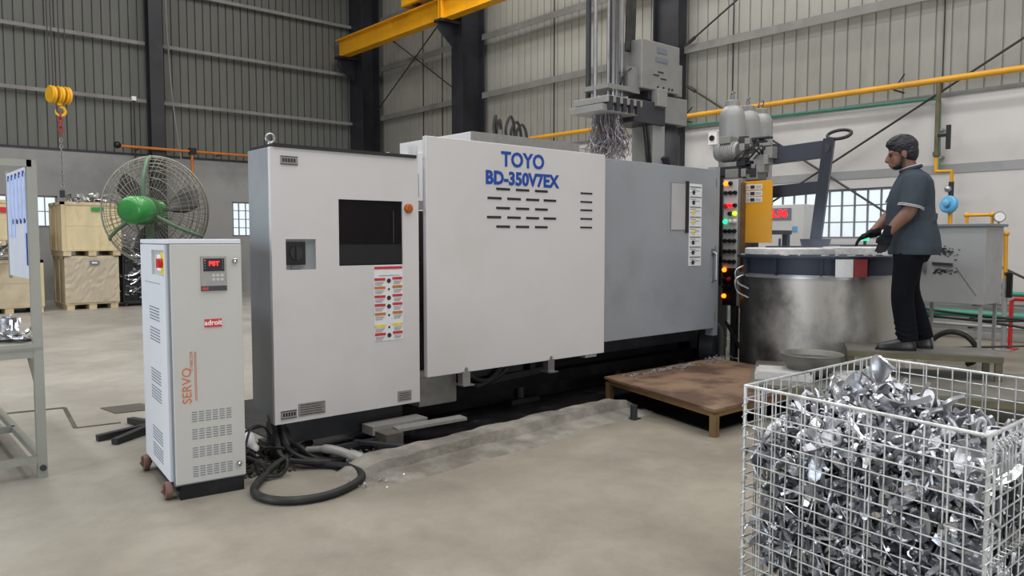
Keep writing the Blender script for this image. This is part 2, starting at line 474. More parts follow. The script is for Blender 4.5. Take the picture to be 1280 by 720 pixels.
# recessed oily bay around the machine is modelled by the kerb and pan further down
c = MB()
xs = [XN]
for sx, sy in SKY: xs += [sx - .5, sx + .5]
xs.append(XR + .3)
for i in range(0, len(xs), 2): c.box(xs[i], xs[i + 1], YN, YL + .3, ZT, ZT + .15)
for i in range(1, len(xs) - 1, 2):
    c.box(xs[i], xs[i + 1], YN, -4.5, ZT, ZT + .15); c.box(xs[i], xs[i + 1], 16.5, YL + .3, ZT, ZT + .15)
struct('ceiling', c, 'cladding_right', 'sheet metal roof with skylight strips')
w = MB()
w.box(XN - .3, XN, YN, 2, 0, ZT).box(XN - .3, XN, 8, YL + .3, 0, ZT).box(XN - .3, XN, 2, 8, 4.6, ZT)
struct('wall_front', w, 'plaster_shaded', 'wall with the open loading bay')
struct('wall_back', MB().box(XN - .3, -1.6, YN - .3, YN, 0, ZT).box(4.6, XR + .3, YN - .3, YN, 0, ZT).box(-1.6, 4.6, YN - .3, YN, 4.7, ZT), 'plaster_shaded', 'wall with an opening added for fill light behind the viewer')

# sheet with ribs, 1 m wide along x, standing in z
def sheet_mesh(name, h, m, pitch, n_, depth):
    prof = []
    for k in range(n_):
        x = k * pitch
        prof += [(x, 0), (x + pitch - .036, 0), (x + pitch - .032, depth), (x + pitch - .010, depth), (x + pitch - .006, 0)]
    prof.append((pitch * n_, 0))
    vs = [(x, y, z) for z in (0, h) for x, y in prof]
    n = len(prof)
    fs = [(i, i + 1, n + i + 1, n + i) for i in range(n - 1)]
    me = bpy.data.meshes.new(name); me.from_pydata(vs, [], fs); me.materials.append(MATS[m])
    return me

# ---- left wall: masonry with small windows, dark cladding above
LW = [(2.30, 3.80), (7.90, 9.60)]           # window spans in x
z0, z1 = 1.50, 2.42
w = MB()
xs = [XN, LW[0][0], LW[0][1], LW[1][0], LW[1][1], XR + .3]
for i in range(0, 6, 2): w.box(xs[i], xs[i + 1], YL, YL + .25, 0, HM)
for a, b in LW: w.box(a, b, YL, YL + .25, 0, z0).box(a, b, YL, YL + .25, z1, HM)
wall_left = struct('wall_left', w, 'plaster_shaded', 'far wall of masonry greyed for shade under dark ribbed cladding')
me = sheet_mesh('cladding_sheet', ZT - HM, 'cladding_left', .2, 5, .045)
for i in range(21):
    o = bpy.data.objects.new('cladding_sheet', me); COL.objects.link(o); o.parent = wall_left
    o.location = (XN + i * 1.0 - .3 + .0, YL + .12, HM)
# ---- right wall
RW = (5.10, 7.60); rz0, rz1 = 1.42, 2.22
w = MB()
w.box(XR, XR + .25, YN, RW[0], 0, HM).box(XR, XR + .25, RW[1], YL + .25, 0, HM)
w.box(XR, XR + .25, RW[0], RW[1], 0, rz0).box(XR, XR + .25, RW[0], RW[1], rz1, HM)
wall_right = struct('wall_right', w, 'plaster_right', 'whitewashed masonry wall under light grey ribbed cladding')
me = sheet_mesh('cladding_sheet', ZT - HM, 'cladding_right', .222, 5, .022)
for i in range(28):
    o = bpy.data.objects.new('cladding_sheet', me); COL.objects.link(o); o.parent = wall_right
    o.location = (XR + .12, YL + .3 - i * 1.11, HM); o.rotation_euler = (0, 0, R(-90))
# ledges on top of the masonry
MB().box(XN, XR, YL - .02, YL + .13, HM, HM + .05).build('ledge', 'column_paint', wall_left)
MB().box(XR - .02, XR + .13, YN, YL, HM, HM + .06).build('ledge', 'girt_steel', wall_right)
# girts, one length per bay
def cgirt(mb, p, q, out, hh=.14):
    # a channel: web and two flanges
    o = Vector(out)
    p = Vector(p); q = Vector(q)
    mb.bar(p + o * .03, q + o * .03, .06, .015).bar(p + o * .06, q + o * .06, .012, hh)
    mb.bar(p + o * .03 + Vector((0, 0, hh / 2)), q + o * .03 + Vector((0, 0, hh / 2)), .06, .012)
for z in (4.82, 6.22, 7.62, 9.0):
    for a, b in ((XN, -.2), (-.2, 5.8), (6.2, XR)):
        g = MB(); cgirt(g, (a, YL, z), (b, YL, z), (0, -1, 0), .08); g.build('girt', 'girt_steel', wall_left)
for z in (4.98, 6.40, 7.80, 9.2):
    for a, b in ((YN, 3.0), (3.3, 9.1), (9.4, 15.1), (15.4, YL)):
        g = MB(); cgirt(g, (XR, a, z), (XR, b, z), (-1, 0, 0)); g.build('girt', 'girt_steel', wall_right)
MB().box(XR - .012, XR + .01, 1.0, 8.9, 2.37, 2.50).build('grey_band', 'tank_grey', wall_right)  # flat grey strip along the wall face
# overlap seams in the right cladding (dark vertical straps)
for y in (17.0, 12.7, 8.05, 4.5, 17.9):
    MB().box(XR + .09, XR + .112, y - .006, y + .006, HM, 7.6).build('seam_strap', 'rod_dark', wall_right)

# ---- windows
def window(name, n, a, b, z0, z1, axis, cols, rows, label):
    f = MB()
    t = .035
    def bx(u0, u1, w0, w1, d0, d1, mb):
        if axis == 'x': mb.box(u0, u1, YL + d0, YL + d1, w0, w1)
        else: mb.box(XR + d0, XR + d1, u0, u1, w0, w1)
    bx(a, b, z0, z0 + t, .02, .10, f); bx(a, b, z1 - t, z1, .02, .10, f)
    bx(a, a + t, z0, z1, .02, .10, f); bx(b - t, b, z0, z1, .02, .10, f)
    fo = f.build(name, 'window_frame'); tag(fo, label, kind='structure')
    for k in range(1, cols):
        u = a + (b - a) * k / cols; g = MB(); bx(u - .01, u + .01, z0, z1, .03, .07, g); g.build('bar', 'window_frame', fo)
    for k in range(1, rows):
        v = z0 + (z1 - z0) * k / rows; g = MB(); bx(a, b, v - .01, v + .01, .035, .065, g); g.build('bar', 'window_frame', fo)
    for i in range(cols):
        for k in range(rows):
            g = MB()
            bx(a + (b - a) * i / cols + .01, a + (b - a) * (i + 1) / cols - .01, z0 + (z1 - z0) * k / rows + .01, z0 + (z1 - z0) * (k + 1) / rows - .01, .045, .051, g)
            g.build('pane', 'window_glass', fo)
    return fo
window('window_1', 1, RW[0], RW[1], rz0, rz1, 'y', 12, 3, 'barred daylight window in the whitewashed wall behind the furnace')
window('window_2', 2, LW[1][0], LW[1][1], z0, z1, 'x', 9, 4, 'barred window in the far wall beside the tall control cabinet')
window('window_3', 3, LW[0][0], LW[0][1], 1.7, z1, 'x', 6, 2, 'low barred window in the far wall above the wooden crates')
MB().box(LW[0][0], LW[0][1], YL + .03, YL + .2, z0, 1.7).build('sill_block', 'plaster_shaded', wall_left)

# ---- steel columns
def hcolumn(label, cx, cy, w, d, along, ztop=ZT, mname='column_paint'):
    """H column: flanges w wide, d deep; along = direction of the web"""
    t = thing('steel_column', label, 'column', (cx, cy, 0), 0, None)
    tf = .025
    def part(n, x0, x1, y0, y1, za=0, zb=ztop):
        MB().box(cx + x0, cx + x1, cy + y0, cy + y1, za, zb).build(n, mname, t)
    if along == 'x':
        part('flange', -d / 2, -d / 2 + tf, -w / 2, w / 2); part('flange', d / 2 - tf, d / 2, -w / 2, w / 2); part('web', -d / 2 + tf, d / 2 - tf, -.012, .012)
    else:
        part('flange', -w / 2, w / 2, -d / 2, -d / 2 + tf); part('flange', -w / 2, w / 2, d / 2 - tf, d / 2); part('web', -.012, .012, -d / 2 + tf, d / 2 - tf)
    part('base_plate', -d / 2 - .06 if along == 'x' else -w / 2 - .06, d / 2 + .06 if along == 'x' else w / 2 + .06,
         -w / 2 - .06 if along == 'x' else -d / 2 - .06, w / 2 + .06 if along == 'x' else d / 2 + .06, 0, .03)
    return t
hcolumn('dark slim steel column against the far wall behind the green fan', 5.98, 20.33, .32, .32, 'y')
cc = hcolumn('dark steel column in the far corner carrying the crane beam end', 11.80, 20.2, .70, .58, 'x')
cb = hcolumn('dark steel column with gusset bracket under the yellow crane beam', 11.82, 15.25, .42, .70, 'x')
hcolumn('dark steel column rising behind the spray robot', 12.065, 9.30, .25, .60, 'y')
for t, cy in ((cc, 20.2), (cb, 15.25)):
    x0 = 11.82 - .35
    b = MB(); b.box(10.9, x0 + .01, cy - .15, cy + .15, 6.60, 6.66)
    b.M = frame((0, cy + .012, 0), (1, 0, 0), (0, 0, 1))
    b.prism([(10.92, 6.6), (x0 + .01, 6.6), (x0 + .01, 5.95), (10.92, 6.42)], 0, .024); b.M = None
    b.build('bracket', 'column_paint', t)

# ---- crane runway beam and end carriage
t = thing('crane_beam', 'yellow crane runway girder on column brackets', 'crane beam', (11.1, 12, 6.66))
def ibeam(mb, y0, y1, x, z, h, w):
    mb.box(x - w / 2, x + w / 2, y0, y1, z, z + .03).box(x - w / 2, x + w / 2, y0, y1, z + h - .03, z + h).box(x - .012, x + .012, y0, y1, z + .03, z + h - .03)
g = MB(); ibeam(g, 15.25, 20.4, 11.1, 6.66, .50, .26); g.build('girder', 'crane_yellow', t)
g = MB(); ibeam(g, -2.0, 15.24, 11.1, 6.66, .50, .26); g.build('girder', 'crane_yellow', t)
MB().box(11.06, 11.14, -2, 20.3, 7.16, 7.22).build('rail', 'rust_edge', t)
for y in (15.2, 15.3): MB().box(10.96, 11.24, y - .008, y + .008, 6.66, 7.16).build('stiffener', 'crane_yellow', t)
t = thing('crane_carriage', 'yellow crane end carriage riding on the runway girder', 'crane', (11.1, 15.6, 7.22))
MB().box(10.95, 11.25, 14.2, 16.9, 7.30, 7.75, .02).build('end_truck', 'crane_yellow', t)
for y in (14.6, 16.4):
    MB().cyl((11.04, y, 7.375), (11.16, y, 7.375), .15, 20).build('wheel', 'rod_dark', t, True)
MB().box(4.0, 10.95, 15.2, 15.7, 7.42, 8.0).build('bridge_girder', 'crane_yellow', t)

# ---- wind bracing rods
def rod(label, p, q, r=.018, m='rod_dark'):
    d = (Vector(q) - Vector(p)).normalized()
    t = thing('bracing_rod', label, 'brace', p, 0, 'bracing rods')
    MB().tube([p, q], r, 8).build('rod', m, t, True)
    for e, s in ((p, 1), (q, -1)):
        MB().cyl(Vector(e) + d * s * .10, Vector(e) + d * s * .26, r * 1.9, 8).build('turnbuckle', m, t)
rod('long bracing rod rising to the right across the whitewashed wall', (12.05, 8.93, 1.0), (12.05, 2.6, 4.56))
rod('bracing rod falling right from the column behind the robot', (12.10, 8.93, 4.31), (12.10, 3.4, .65))
rod('short bracing rod rising from the column above the gas bottles', (12.05, 8.93, 5.02), (12.05, 6.9, 6.12))
rod('bracing rod rising to the right beside the far corner column', (12.02, 19.9, 5.18), (12.02, 15.9, 7.55))
rod('bracing rod falling to the right towards the bracket column', (12.08, 19.2, 7.15), (12.08, 15.6, 4.95))

# ---- pipes on the walls
t = thing('gas_pipe', 'long yellow gas pipe running along the right wall', 'pipe', (11.85, 8, 3.68))
MB().tube([(11.85, 14.8, 3.70), (11.85, 2.0, 3.66)], .045, 12).build('run', 'pipe_yellow', t, True)
for y in (8.85, 5.0):
    g = MB(); g.bar((11.85, y, 3.62), (12.2, y, 3.62), .02, .02).bar((11.85, y, 3.62), (12.2, y + .0, 3.9), .016, .016); g.build('support', 'rod_dark', t)
MB().tube([(11.85, y, z) for y, z in ((8.78, 3.68), (8.90, 3.68))], .075, 12).build('clamp', 'black_plastic', t, True)
t = thing('air_line', 'thin green air line along the top of the whitewashed wall', 'pipe', (12.12, 6, 3.45))
MB().tube([(12.12, 9.0, 3.56), (12.12, 4.50, 3.46), (12.12, 4.46, 3.42), (12.12, 4.44, 2.40)], .022, 8).build('run', 'pipe_green', t, True)
for z in (3.0, 2.6): MB().box(12.1, 12.2, 4.40, 4.48, z - .015, z + .015).build('clip', 'steel', t)
t = thing('orange_pipe', 'orange pipe along the far wall behind the fan', 'pipe', (6, 20.25, 3.6))
MB().tube([(5.1, 20.1, 3.64), (9.6, 20.1, 3.62)], .035, 10).build('run', 'pipe_orange', t, True)
MB().tube([(6.75, 20.1, 3.60), (6.75, 20.1, 3.0)], .035, 10).build('drop', 'pipe_orange', t, True)
MB().ball((5.02, 20.1, 3.66), .085, 10).build('valve', 'black_plastic', t, True)
MB().box(6.68, 6.84, 20.03, 20.17, 3.56, 3.72).build('tee', 'black_plastic', t)
for x in (5.5, 7.5, 9.0): MB().bar((x, 20.1, 3.6), (x, 20.5, 3.6), .03, .03).build('support', 'rod_dark', t)
t = thing('conduit', 'thin dark electrical conduit down the far wall beside the column', 'pipe', (5.55, 20.4, 3.6))
MB().tube([(5.5, 20.42, 3.3), (5.5, 20.42, 4.85)], .02, 6).build('run', 'rod_dark', t); MB().box(5.45, 5.55, 20.38, 20.46, 4.8, 4.9).build('box', 'white_print', t)
t = thing('sagging_cable', 'thin grey cable sagging down beside the slim dark column', 'cable', (6.3, 20.2, 3))
MB().tube(spline([(6.2, 20.1, 7.6), (6.25, 20.1, 6.0), (6.35, 20.1, 4.5), (6.62, 20.1, 2.4)]), .018, 6).build('cable_run', 'girt_steel', t, True)
t = thing('wall_speaker_box', 'small white box with round black eye on the whitewashed wall', 'wall box', (12.14, 8.3, 3.2))
MB().box(12.08, 12.2, 8.22, 8.40, 3.14, 3.38, .01).build('case', 'white_print', t)
MB().cyl((12.05, 8.31, 3.26), (12.09, 8.31, 3.26), .05, 16).build('lens', 'black_plastic', t)
# ================================================================== MACHINE
def face_box(mb, x0, x1, z0, z1, y, d):      # a plate on a face looking to -Y, proud by d
    return mb.box(x0, x1, y - d, y, z0, z1)
mt = thing('die_casting_machine', 'cream and grey cold chamber die casting machine with blue lettering', 'machine', (4.8, 5.3, 0))
# dark bed and inner frame
b = MB(); b.box(2.75, 6.9, 5.0, 6.4, 0.02, .32).box(2.75, 6.9, 4.86, 5.0, .14, .24).box(2.75, 6.9, 4.93, 5.0, .02, .14)
b.build('bed', 'black_oily', mt)
MB().box(4.62, 6.75, 4.85, 6.35, .34, 2.02).build('inner_frame', 'machine_dark', mt)
for x in (3.05, 4.35, 5.6, 6.6):
    f = MB(); f.box(x - .16, x + .16, 4.82, 5.05, 0.01, .05).cyl((x, 4.9, .05), (x, 4.9, .15), .04, 12); f.build('foot', 'machine_dark', mt)
b = MB(); b.box(3.75, 4.3, 4.80, 4.90, .30, .62).box(4.36, 4.42, 4.78, 4.9, .3, .62).bar((3.7, 4.8, .25), (4.6, 4.8, .29), .05, .05); b.build('lower_bracket_frame', 'machine_dark', mt)
for k, (xa, zd) in enumerate(((3.52, .16), (3.6, .1))):
    MB().tube(spline([(xa, 4.78, .5), (xa + .12, 4.74, .36 - zd / 2), (xa + .32, 4.72, .32 - zd / 3), (xa + .55, 4.74, .42), (xa + .7, 4.78, .56)]), .022, 8).build('hose', 'rubber_black', mt, True)
# light housing behind the sliding door
MB().box(3.12, 3.46, 4.62, 5.0, .18, .40, .006).build('lower_end_cover', 'label_grey', mt)
MB().box(3.66, 4.6, 4.72, 5.72, .40, 2.13, .006).build('end_housing', 'machine_white', mt)
g = MB(); g.box(3.07, 3.11, 4.60, 4.66, 1.66, 2.07).box(3.07, 3.2, 4.6, 4.66, 1.62, 1.68); go = g.build('door_stop', 'machine_white', mt)
MB().box(3.075, 3.10, 4.575, 4.605, 1.70, 1.87).build('grip', 'black_plastic', mt)
g = MB()
for z, a in ((1.45, .05), (1.30, -.04), (1.0, .06), (.82, 0)):
    g.tube(spline([(3.06, 4.62, z), (3.1, 4.64, z - .1 + a), (3.16, 4.66, z - .2)]), .014, 6)
g.build('hose', 'rubber_black', mt, True)
for z in (1.18, .93, .60): MB().cyl((3.08, 4.6, z), (3.08, 4.66, z), .03, 10).build('bolt', 'steel', mt)
# sliding door with lettering and slots
SDY = 4.475
door = MB().box(3.095, 4.95, SDY, SDY + .045, .423, 2.127, .004).build('sliding_door', 'machine_cream', mt)
MB().text('TOYO', .155, FY(4.006, SDY - .002, 2.008), bold=.0045, depth=.0015, spacing=1.02).build('lettering', 'blue_paint', door)
MB().text('BD-350V7EX', .137, FY(4.005, SDY - .002, 1.864), bold=.0055, depth=.0015, spacing=1.02).build('lettering', 'blue_paint', door)
for row, (z, xs_) in enumerate(((1.787, (3.80, 3.998, 4.198)), (1.716, (3.715, 3.91, 4.104, 4.292)), (1.643, (3.80, 3.998, 4.198)), (1.573, (3.71, 3.91, 4.104, 4.292)), (1.503, (3.80, 3.998, 4.198)))):
    for x in xs_:
        g = MB(); g.box(x - .068, x + .068, SDY - .004, SDY + .001, z - .010, z + .008); g.build('vent_slot', 'vent_black', door)
for z in (1.79, 1.719, 1.650, 1.578, 1.506):
    MB().box(4.645, 4.785, SDY - .004, SDY + .001, z - .008, z + .006).build('vent_slot', 'vent_black', door)
for x in (3.44, 4.31):
    g = MB(); g.box(x - .035, x + .035, 4.47, 4.53, .325, .43).box(x - .05, x + .05, 4.44, 4.55, .325, .335).cyl((x, 4.468, .445), (x, 4.475, .445), .014, 10); g.build('bracket', 'steel', door)
MB().box(4.72, 4.86, 4.48, 4.54, .40, .425).build('catch', 'label_grey', door)
# grey hinged door
GY = 4.555
gd = MB().box(4.93, 6.70, GY, GY + .05, .50, 2.11, .004).build('hinged_door', 'machine_grey', mt)
fr = MB(); fr.box(5.955, 6.22, GY - .004, GY + .002, 1.49, 1.95); fr.build('sight_glass', 'label_grey', gd)
MB().box(6.19, 6.235, GY - .012, GY, 1.47, 1.97).build('sight_edge', 'vent_black', gd)
MB().box(5.965, 6.185, GY - .007, GY - .003, 1.50, 1.94).build('pane', 'chrome', gd)
sh = MB().box(6.25, 6.455, GY - .004, GY + .001, 1.145, 1.95).build('sticker_sheet', 'paper', gd)
for k in range(8):
    z = 1.93 - k * .098
    g = MB(); g.box(6.262, 6.442, GY - .006, GY - .003, z - .018, z - .006)
    for j in range(3): g.box(6.27 + .06 * (j % 2), 6.36 + .06 * (j % 2), GY - .006, GY - .003, z - .035 - j * .016, z - .030 - j * .016)
    g.build('print', 'label_ink', sh)
    MB().box(6.30, 6.34, GY - .0065, GY - .003, z - .085, z - .045).build('pictogram', 'ink_black' if k in (0, 1, 5, 6, 7) else 'label_yellow', sh)
g = MB(); g.tube([(6.66, GY - .0, .98), (6.66, GY - .05, 1.0), (6.66, GY - .05, 1.26), (6.66, GY, 1.28)], .014, 8).box(6.635, 6.685, GY - .012, GY, 1.25, 1.31); g.build('handle', 'steel', gd)
for z in (.62, 1.3, 1.98): MB().cyl((6.705, GY + .01, z - .04), (6.705, GY + .01, z + .04), .016, 10).build('hinge', 'steel', gd)
MB().box(6.70, 6.78, GY + .01, GY + .10, .42, 2.14).build('door_post', 'machine_grey', mt)
# roof covers
MB().box(3.24, 3.65, 4.9, 5.6, .40, 1.62).build('platen', 'machine_dark', mt)
MB().box(3.68, 4.86, 4.72, 5.72, 2.13, 2.235, .004).build('roof_cover', 'machine_white', mt)
MB().box(3.68, 4.86, 4.70, 4.72, 2.10, 2.235).build('roof_fascia', 'label_grey', mt)
MB().box(4.88, 6.75, 4.66, 6.3, 2.03, 2.10).build('roof_cover', 'machine_white', mt)
for x, h, bnd in ((4.60, .20, .02), (4.64, .17, .04), (4.74, .21, .10), (4.80, .17, .12), (4.86, .15, .13)):
    MB().tube(spline([(x - .28, 5.2, 2.24), (x - .29, 5.2, 2.26 + h * .6), (x - .28 + bnd * .4, 5.2, 2.28 + h), (x - .28 + bnd * .8, 5.2, 2.26 + h * .8), (x - .28 + bnd, 5.2, 2.24)]), .013, 8).build('hose', 'rubber_black', mt, True)
MB().box(4.33, 4.38, 5.17, 5.23, 2.235, 2.36).build('fitting', 'chrome', mt)
# shot end with wheel, under the grey door
MB().lathe([(0, -.1), (.20, -.1), (.24, -.07), (.24, .07), (.20, .1), (0, .1)], 28, (6.98, 4.78, .28), (0.4, -1, 0)).build('shot_cylinder', 'machine_dark', mt, True)
MB().box(6.7, 7.6, 5.0, 6.2, .02, .9).build('shot_frame', 'machine_dark', mt)
MB().box(6.78, 7.5, 5.0, 5.9, .9, 1.95).build('shot_housing', 'machine_grey', mt)
for k, (a, bq) in enumerate((((7.0, 4.62, .55), (7.35, 4.5, .02)), ((7.06, 4.62, .50), (7.42, 4.55, .02)))):
    MB().tube([a, ((a[0] + bq[0]) / 2, (a[1] + bq[1]) / 2, (a[2] + bq[2]) / 2 - .02), bq], .016, 8).build('strut', 'rod_dark', mt, True)

# ---- control cabinet
ct = thing('control_cabinet', 'tall cream electrical control cabinet with dark monitor window', 'cabinet', (2.5, 4.7, 0))
CX0, CX1, CY0, CY1, CZ0, CZ1 = 1.97, 3.045, 4.50, 4.84, .255, 1.965
b = MB(); b.box(CX0, CX1, CY0 + .03, CY1, CZ0, CZ1, .006); b.build('body', 'machine_grey', ct)
b = MB()
b.box(CX0, 2.061, CY0, CY0 + .03, CZ0, CZ1).box(2.262, 2.426, CY0, CY0 + .03, CZ0, CZ1).box(2.913, CX1, CY0, CY0 + .03, CZ0, CZ1)
b.box(2.061, 2.262, CY0, CY0 + .03, CZ0, 1.214).box(2.061, 2.262, CY0, CY0 + .03, 1.405, CZ1)
b.box(2.426, 2.913, CY0, CY0 + .03, CZ0, 1.232).box(2.426, 2.913, CY0, CY0 + .03, 1.664, CZ1)
dr = b.build('door', 'machine_cream', ct)
MB().box(CX0 + .02, CX1 - .02, CY0 - .012, CY0 + .34, CZ1, CZ1 + .022).build('top_gasket', 'vent_black', ct)
g = MB(); g.cyl((2.08, 4.74, 1.98), (2.08, 4.74, 2.02), .02, 10).tube([Vector((2.08, 4.74, 2.045)) + Vector((math.cos(a), 0, math.sin(a))) * .028 for a in [2 * PI * k / 14 for k in range(14)]], .009, 8, closed=True); g.build('lifting_eye', 'steel', ct, True)
MB().cyl((2.95, 4.74, 1.98), (2.95, 4.74, 2.02), .02, 10).build('lifting_bolt', 'steel', ct)
sc_ = MB().box(2.42, 2.92, CY0 + .012, CY0 + .03, 1.228, 1.668).build('monitor', 'screen_dark', ct)
MB().box(2.435, 2.905, CY0 + .008, CY0 + .0125, 1.24, 1.37).build('keypad', 'black_plastic', sc_)
MB().box(2.84, 2.848, CY0 + .006, CY0 + .0125, 1.38, 1.60).build('bezel_line', 'ink_black', sc_)
g = MB(); g.lathe([(0, 0), (.034, 0), (.034, .012), (.026, .024), (0, .03)], 20, (2.959, CY0, 1.617), (0, -1, 0)); g.build('indicator_lamp', 'amber_lens', dr, True)
rc = MB(); rc.box(2.061, 2.262, CY0 + .026, CY0 + .03, 1.214, 1.405); ro = rc.build('switch_recess', 'machine_grey', ct)
sw = MB(); sw.box(2.064, 2.196, CY0 + .006, CY0 + .03, 1.245, 1.39, .004); so = sw.build('main_switch', 'black_plastic', ct)
g = MB(); g.cyl((2.13, CY0 - .004, 1.318), (2.13, CY0 + .008, 1.318), .042, 20).box(2.122, 2.138, CY0 - .02, CY0 - .003, 1.275, 1.361); g.build('rotary_handle', 'ink_black', so)
MB().box(2.10, 2.16, CY0 + .004, CY0 + .03, 1.216, 1.238).build('switch_latch', 'chrome', so)
st = MB().box(2.680, 2.908, CY0 - .003, CY0 + .001, .715, 1.225).build('sticker_sheet', 'paper', dr)
rows = [(1.213, 'label_red', 1), (1.135, 'label_red', 0), (1.078, 'label_orange', 0), (1.018, 'label_red', 0), (.960, 'label_red', 0), (.90, 'label_orange', 0), (.818, 'label_yellow', 0), (.762, 'label_red', 0)]
for z, c_, full in rows:
    if full:
        MB().box(2.684, 2.904, CY0 - .005, CY0 - .002, z - .010, z + .008).build('heading', c_, st)
        MB().box(2.72, 2.88, CY0 - .0055, CY0 - .002, z - .055, z - .052).build('print', 'label_ink', st)
        continue
    MB().box(2.684, 2.768, CY0 - .005, CY0 - .002, z - .010, z + .008).build('heading', c_, st)
    MB().box(2.825, 2.903, CY0 - .005, CY0 - .002, z - .006, z + .012).build('heading', c_, st)
    g = MB()
    for j in range(3): g.box(2.688, 2.76 - .01 * j, CY0 - .0048, CY0 - .002, z - .022 - j * .009, z - .019 - j * .009).box(2.835, 2.90 - .008 * j, CY0 - .0048, CY0 - .002, z - .018 - j * .009, z - .015 - j * .009)
    g.build('print', 'label_ink', st)
    g = MB(); g.cyl((2.796, CY0 - .0052, z - .012), (2.796, CY0 - .002, z - .012), .016 if c_ == 'label_red' else .008, 12); g.build('pictogram', 'ink_black', st)
for x0, x1, z0_, z1_, dark in ((2.035, 2.148, 1.862, 1.915, 1), (2.008, 2.112, .285, .336, 1), (2.125, 2.31, .287, .368, 0), (2.862, 2.972, .28, .352, 0)):
    p = MB().box(x0, x1, CY0 - .006, CY0 + .001, z0_, z1_, .002).build('name_plate', 'label_grey', dr)
    g = MB()
    if dark:
        for q in range(5): g.box(x0 + .012 + q * .018, x0 + .024 + q * .018, CY0 - .0075, CY0 - .005, z0_ + .016, z1_ - .014)
        g.box(x0, x1, CY0 - .007, CY0 - .005, z0_, z0_ + .005).box(x0, x1, CY0 - .007, CY0 - .005, z1_ - .005, z1_)
    else:
        n = int((z1_ - z0_) / .015)
        for q in range(n): g.box(x0 + .01, x1 - .012 * (1 + q % 2), CY0 - .0075, CY0 - .005, z0_ + .008 + q * .015, z0_ + .012 + q * .015)
    g.build('print', 'ink_black', p)
for z in (.5, 1.1, 1.75): MB().cyl((CX1 - .004, CY0 + .015, z - .03), (CX1 - .004, CY0 + .015, z + .03), .008, 8).build('hinge', 'steel', ct)
b = MB(); b.box(2.05, 2.95, 4.58, 4.82, .10, .256).box(2.0, 2.12, 4.56, 4.84, .0, .10).box(2.9, 3.04, 4.56, 4.84, 0, .10); b.build('plinth', 'machine_dark', ct)
MB().box(2.60, 3.04, 4.40, 4.54, .10, .16).build('cable_tray', 'label_grey', ct)
MB().box(2.3, 2.6, 4.36, 4.40, .06, .09).build('tray_lip', 'machine_dark', ct)

# ---- operation panel beside the grey door
op = thing('operation_panel', 'narrow push button panel with lit lamps beside the grey door', 'control panel', (7.2, 4.68, 0))
PXF = 7.15
b = MB(); b.box(PXF, PXF + .09, 4.545, 4.775, .70, 2.05, .004); b.build('case', 'label_grey', op)
MB().box(PXF - .005, PXF + .002, 4.585, 4.755, .82, 2.04).build('face', 'machine_white', op)
MB().box(PXF - .007, PXF + .002, 4.585, 4.755, .70, 1.10).build('lower_face', 'black_oily', op)
MB().box(PXF - .02, PXF + .09, 4.525, 4.545, .68, 2.0).build('edge_strip', 'rust_edge', op)
rows = [(2.0, ['o', 'd', None], 'orange_led'), (1.90, 'ddd', None), (1.765, 'rRd', None), (1.68, ' dl', None), (1.595, 'gww', None), (1.495, 'ddd', None), (1.39, 'ddd', None), (1.28, 'ddd', None), (1.17, 'ddd', None), (1.08, 'o d', None), (.98, 'dr ', None), (.80, 'o  ', None), (.90, 'dd ', None)]
btn = {}
def button_mesh(mname):
    if mname not in btn:
        g = MB(); g.lathe([(0, 0), (.024, 0), (.024, .012), (.018, .03), (0, .034)], 12, (0, 0, 0), (-1, 0, 0))
        me = g.mesh('push_button', True); me.materials.append(MATS[mname]); btn[mname] = me
    return btn[mname]
for z, codes, _ in rows:
    for j, cde in enumerate(codes):
        mname = {'o': 'orange_led', 'd': 'black_plastic', 'r': 'stabiliser_red', 'R': 'red_led', 'l': 'lime_led', 'g': 'green_led', 'w': 'white_print'}.get(cde)
        if not mname: continue
        o = bpy.data.objects.new('push_button', button_mesh(mname)); COL.objects.link(o); o.parent = op
        o.location = Vector((PXF - .006, 4.73 - j * .057, z)) - Vector((7.2, 4.68, 0))
b = MB(); b.box(PXF + .01, PXF + .07, 4.6, 4.66, 0.02, .70).box(7.05, 7.35, 4.5, 4.78, 0, .025); b.build('stand', 'machine_dark', op)
MB().bar((7.2, 4.5, .55), (7.7, 4.35, .82), .08, .10).build('brace', 'machine_dark', op)
# ---- yellow guard plate
yp = thing('guard_plate', 'yellow guard plate with small warning stickers by the furnace', 'plate', (7.2, 4.4, 1.37))
MB().box(7.2, 7.215, 4.222, 4.602, 1.37, 2.015, .003).build('plate', 'yellow_plate', yp)
for k, z in enumerate((1.952, 1.885, 1.820)):
    s_ = MB().box(7.195, 7.201, 4.335, 4.572, z - .027, z + .027).build('sticker', 'paper', yp)
    MB().box(7.193, 7.1955, 4.42, 4.47, z - .018, z + .018).build('pictogram', 'ink_black', s_)
    g = MB()
    for j in range(3): g.box(7.193, 7.1955, 4.345, 4.41, z - .014 + j * .012, z - .010 + j * .012).box(7.193, 7.1955, 4.48, 4.56, z - .014 + j * .012, z - .010 + j * .012)
    g.build('print', 'label_ink', s_)
b = MB(); b.bar((7.22, 4.5, 1.9), (7.5, 4.75, 1.9), .04, .04).bar((7.22, 4.5, 1.5), (7.5, 4.75, 1.5), .04, .04); b.build('bracket', 'machine_dark', yp)
g = MB(); g.cyl((7.25, 4.45, 1.37), (7.25, 4.45, 1.27), .02, 8).cyl((7.25, 4.45, 1.27), (7.25, 4.45, 1.22), .035, 10); g.build('limit_switch', 'machine_dark', yp)

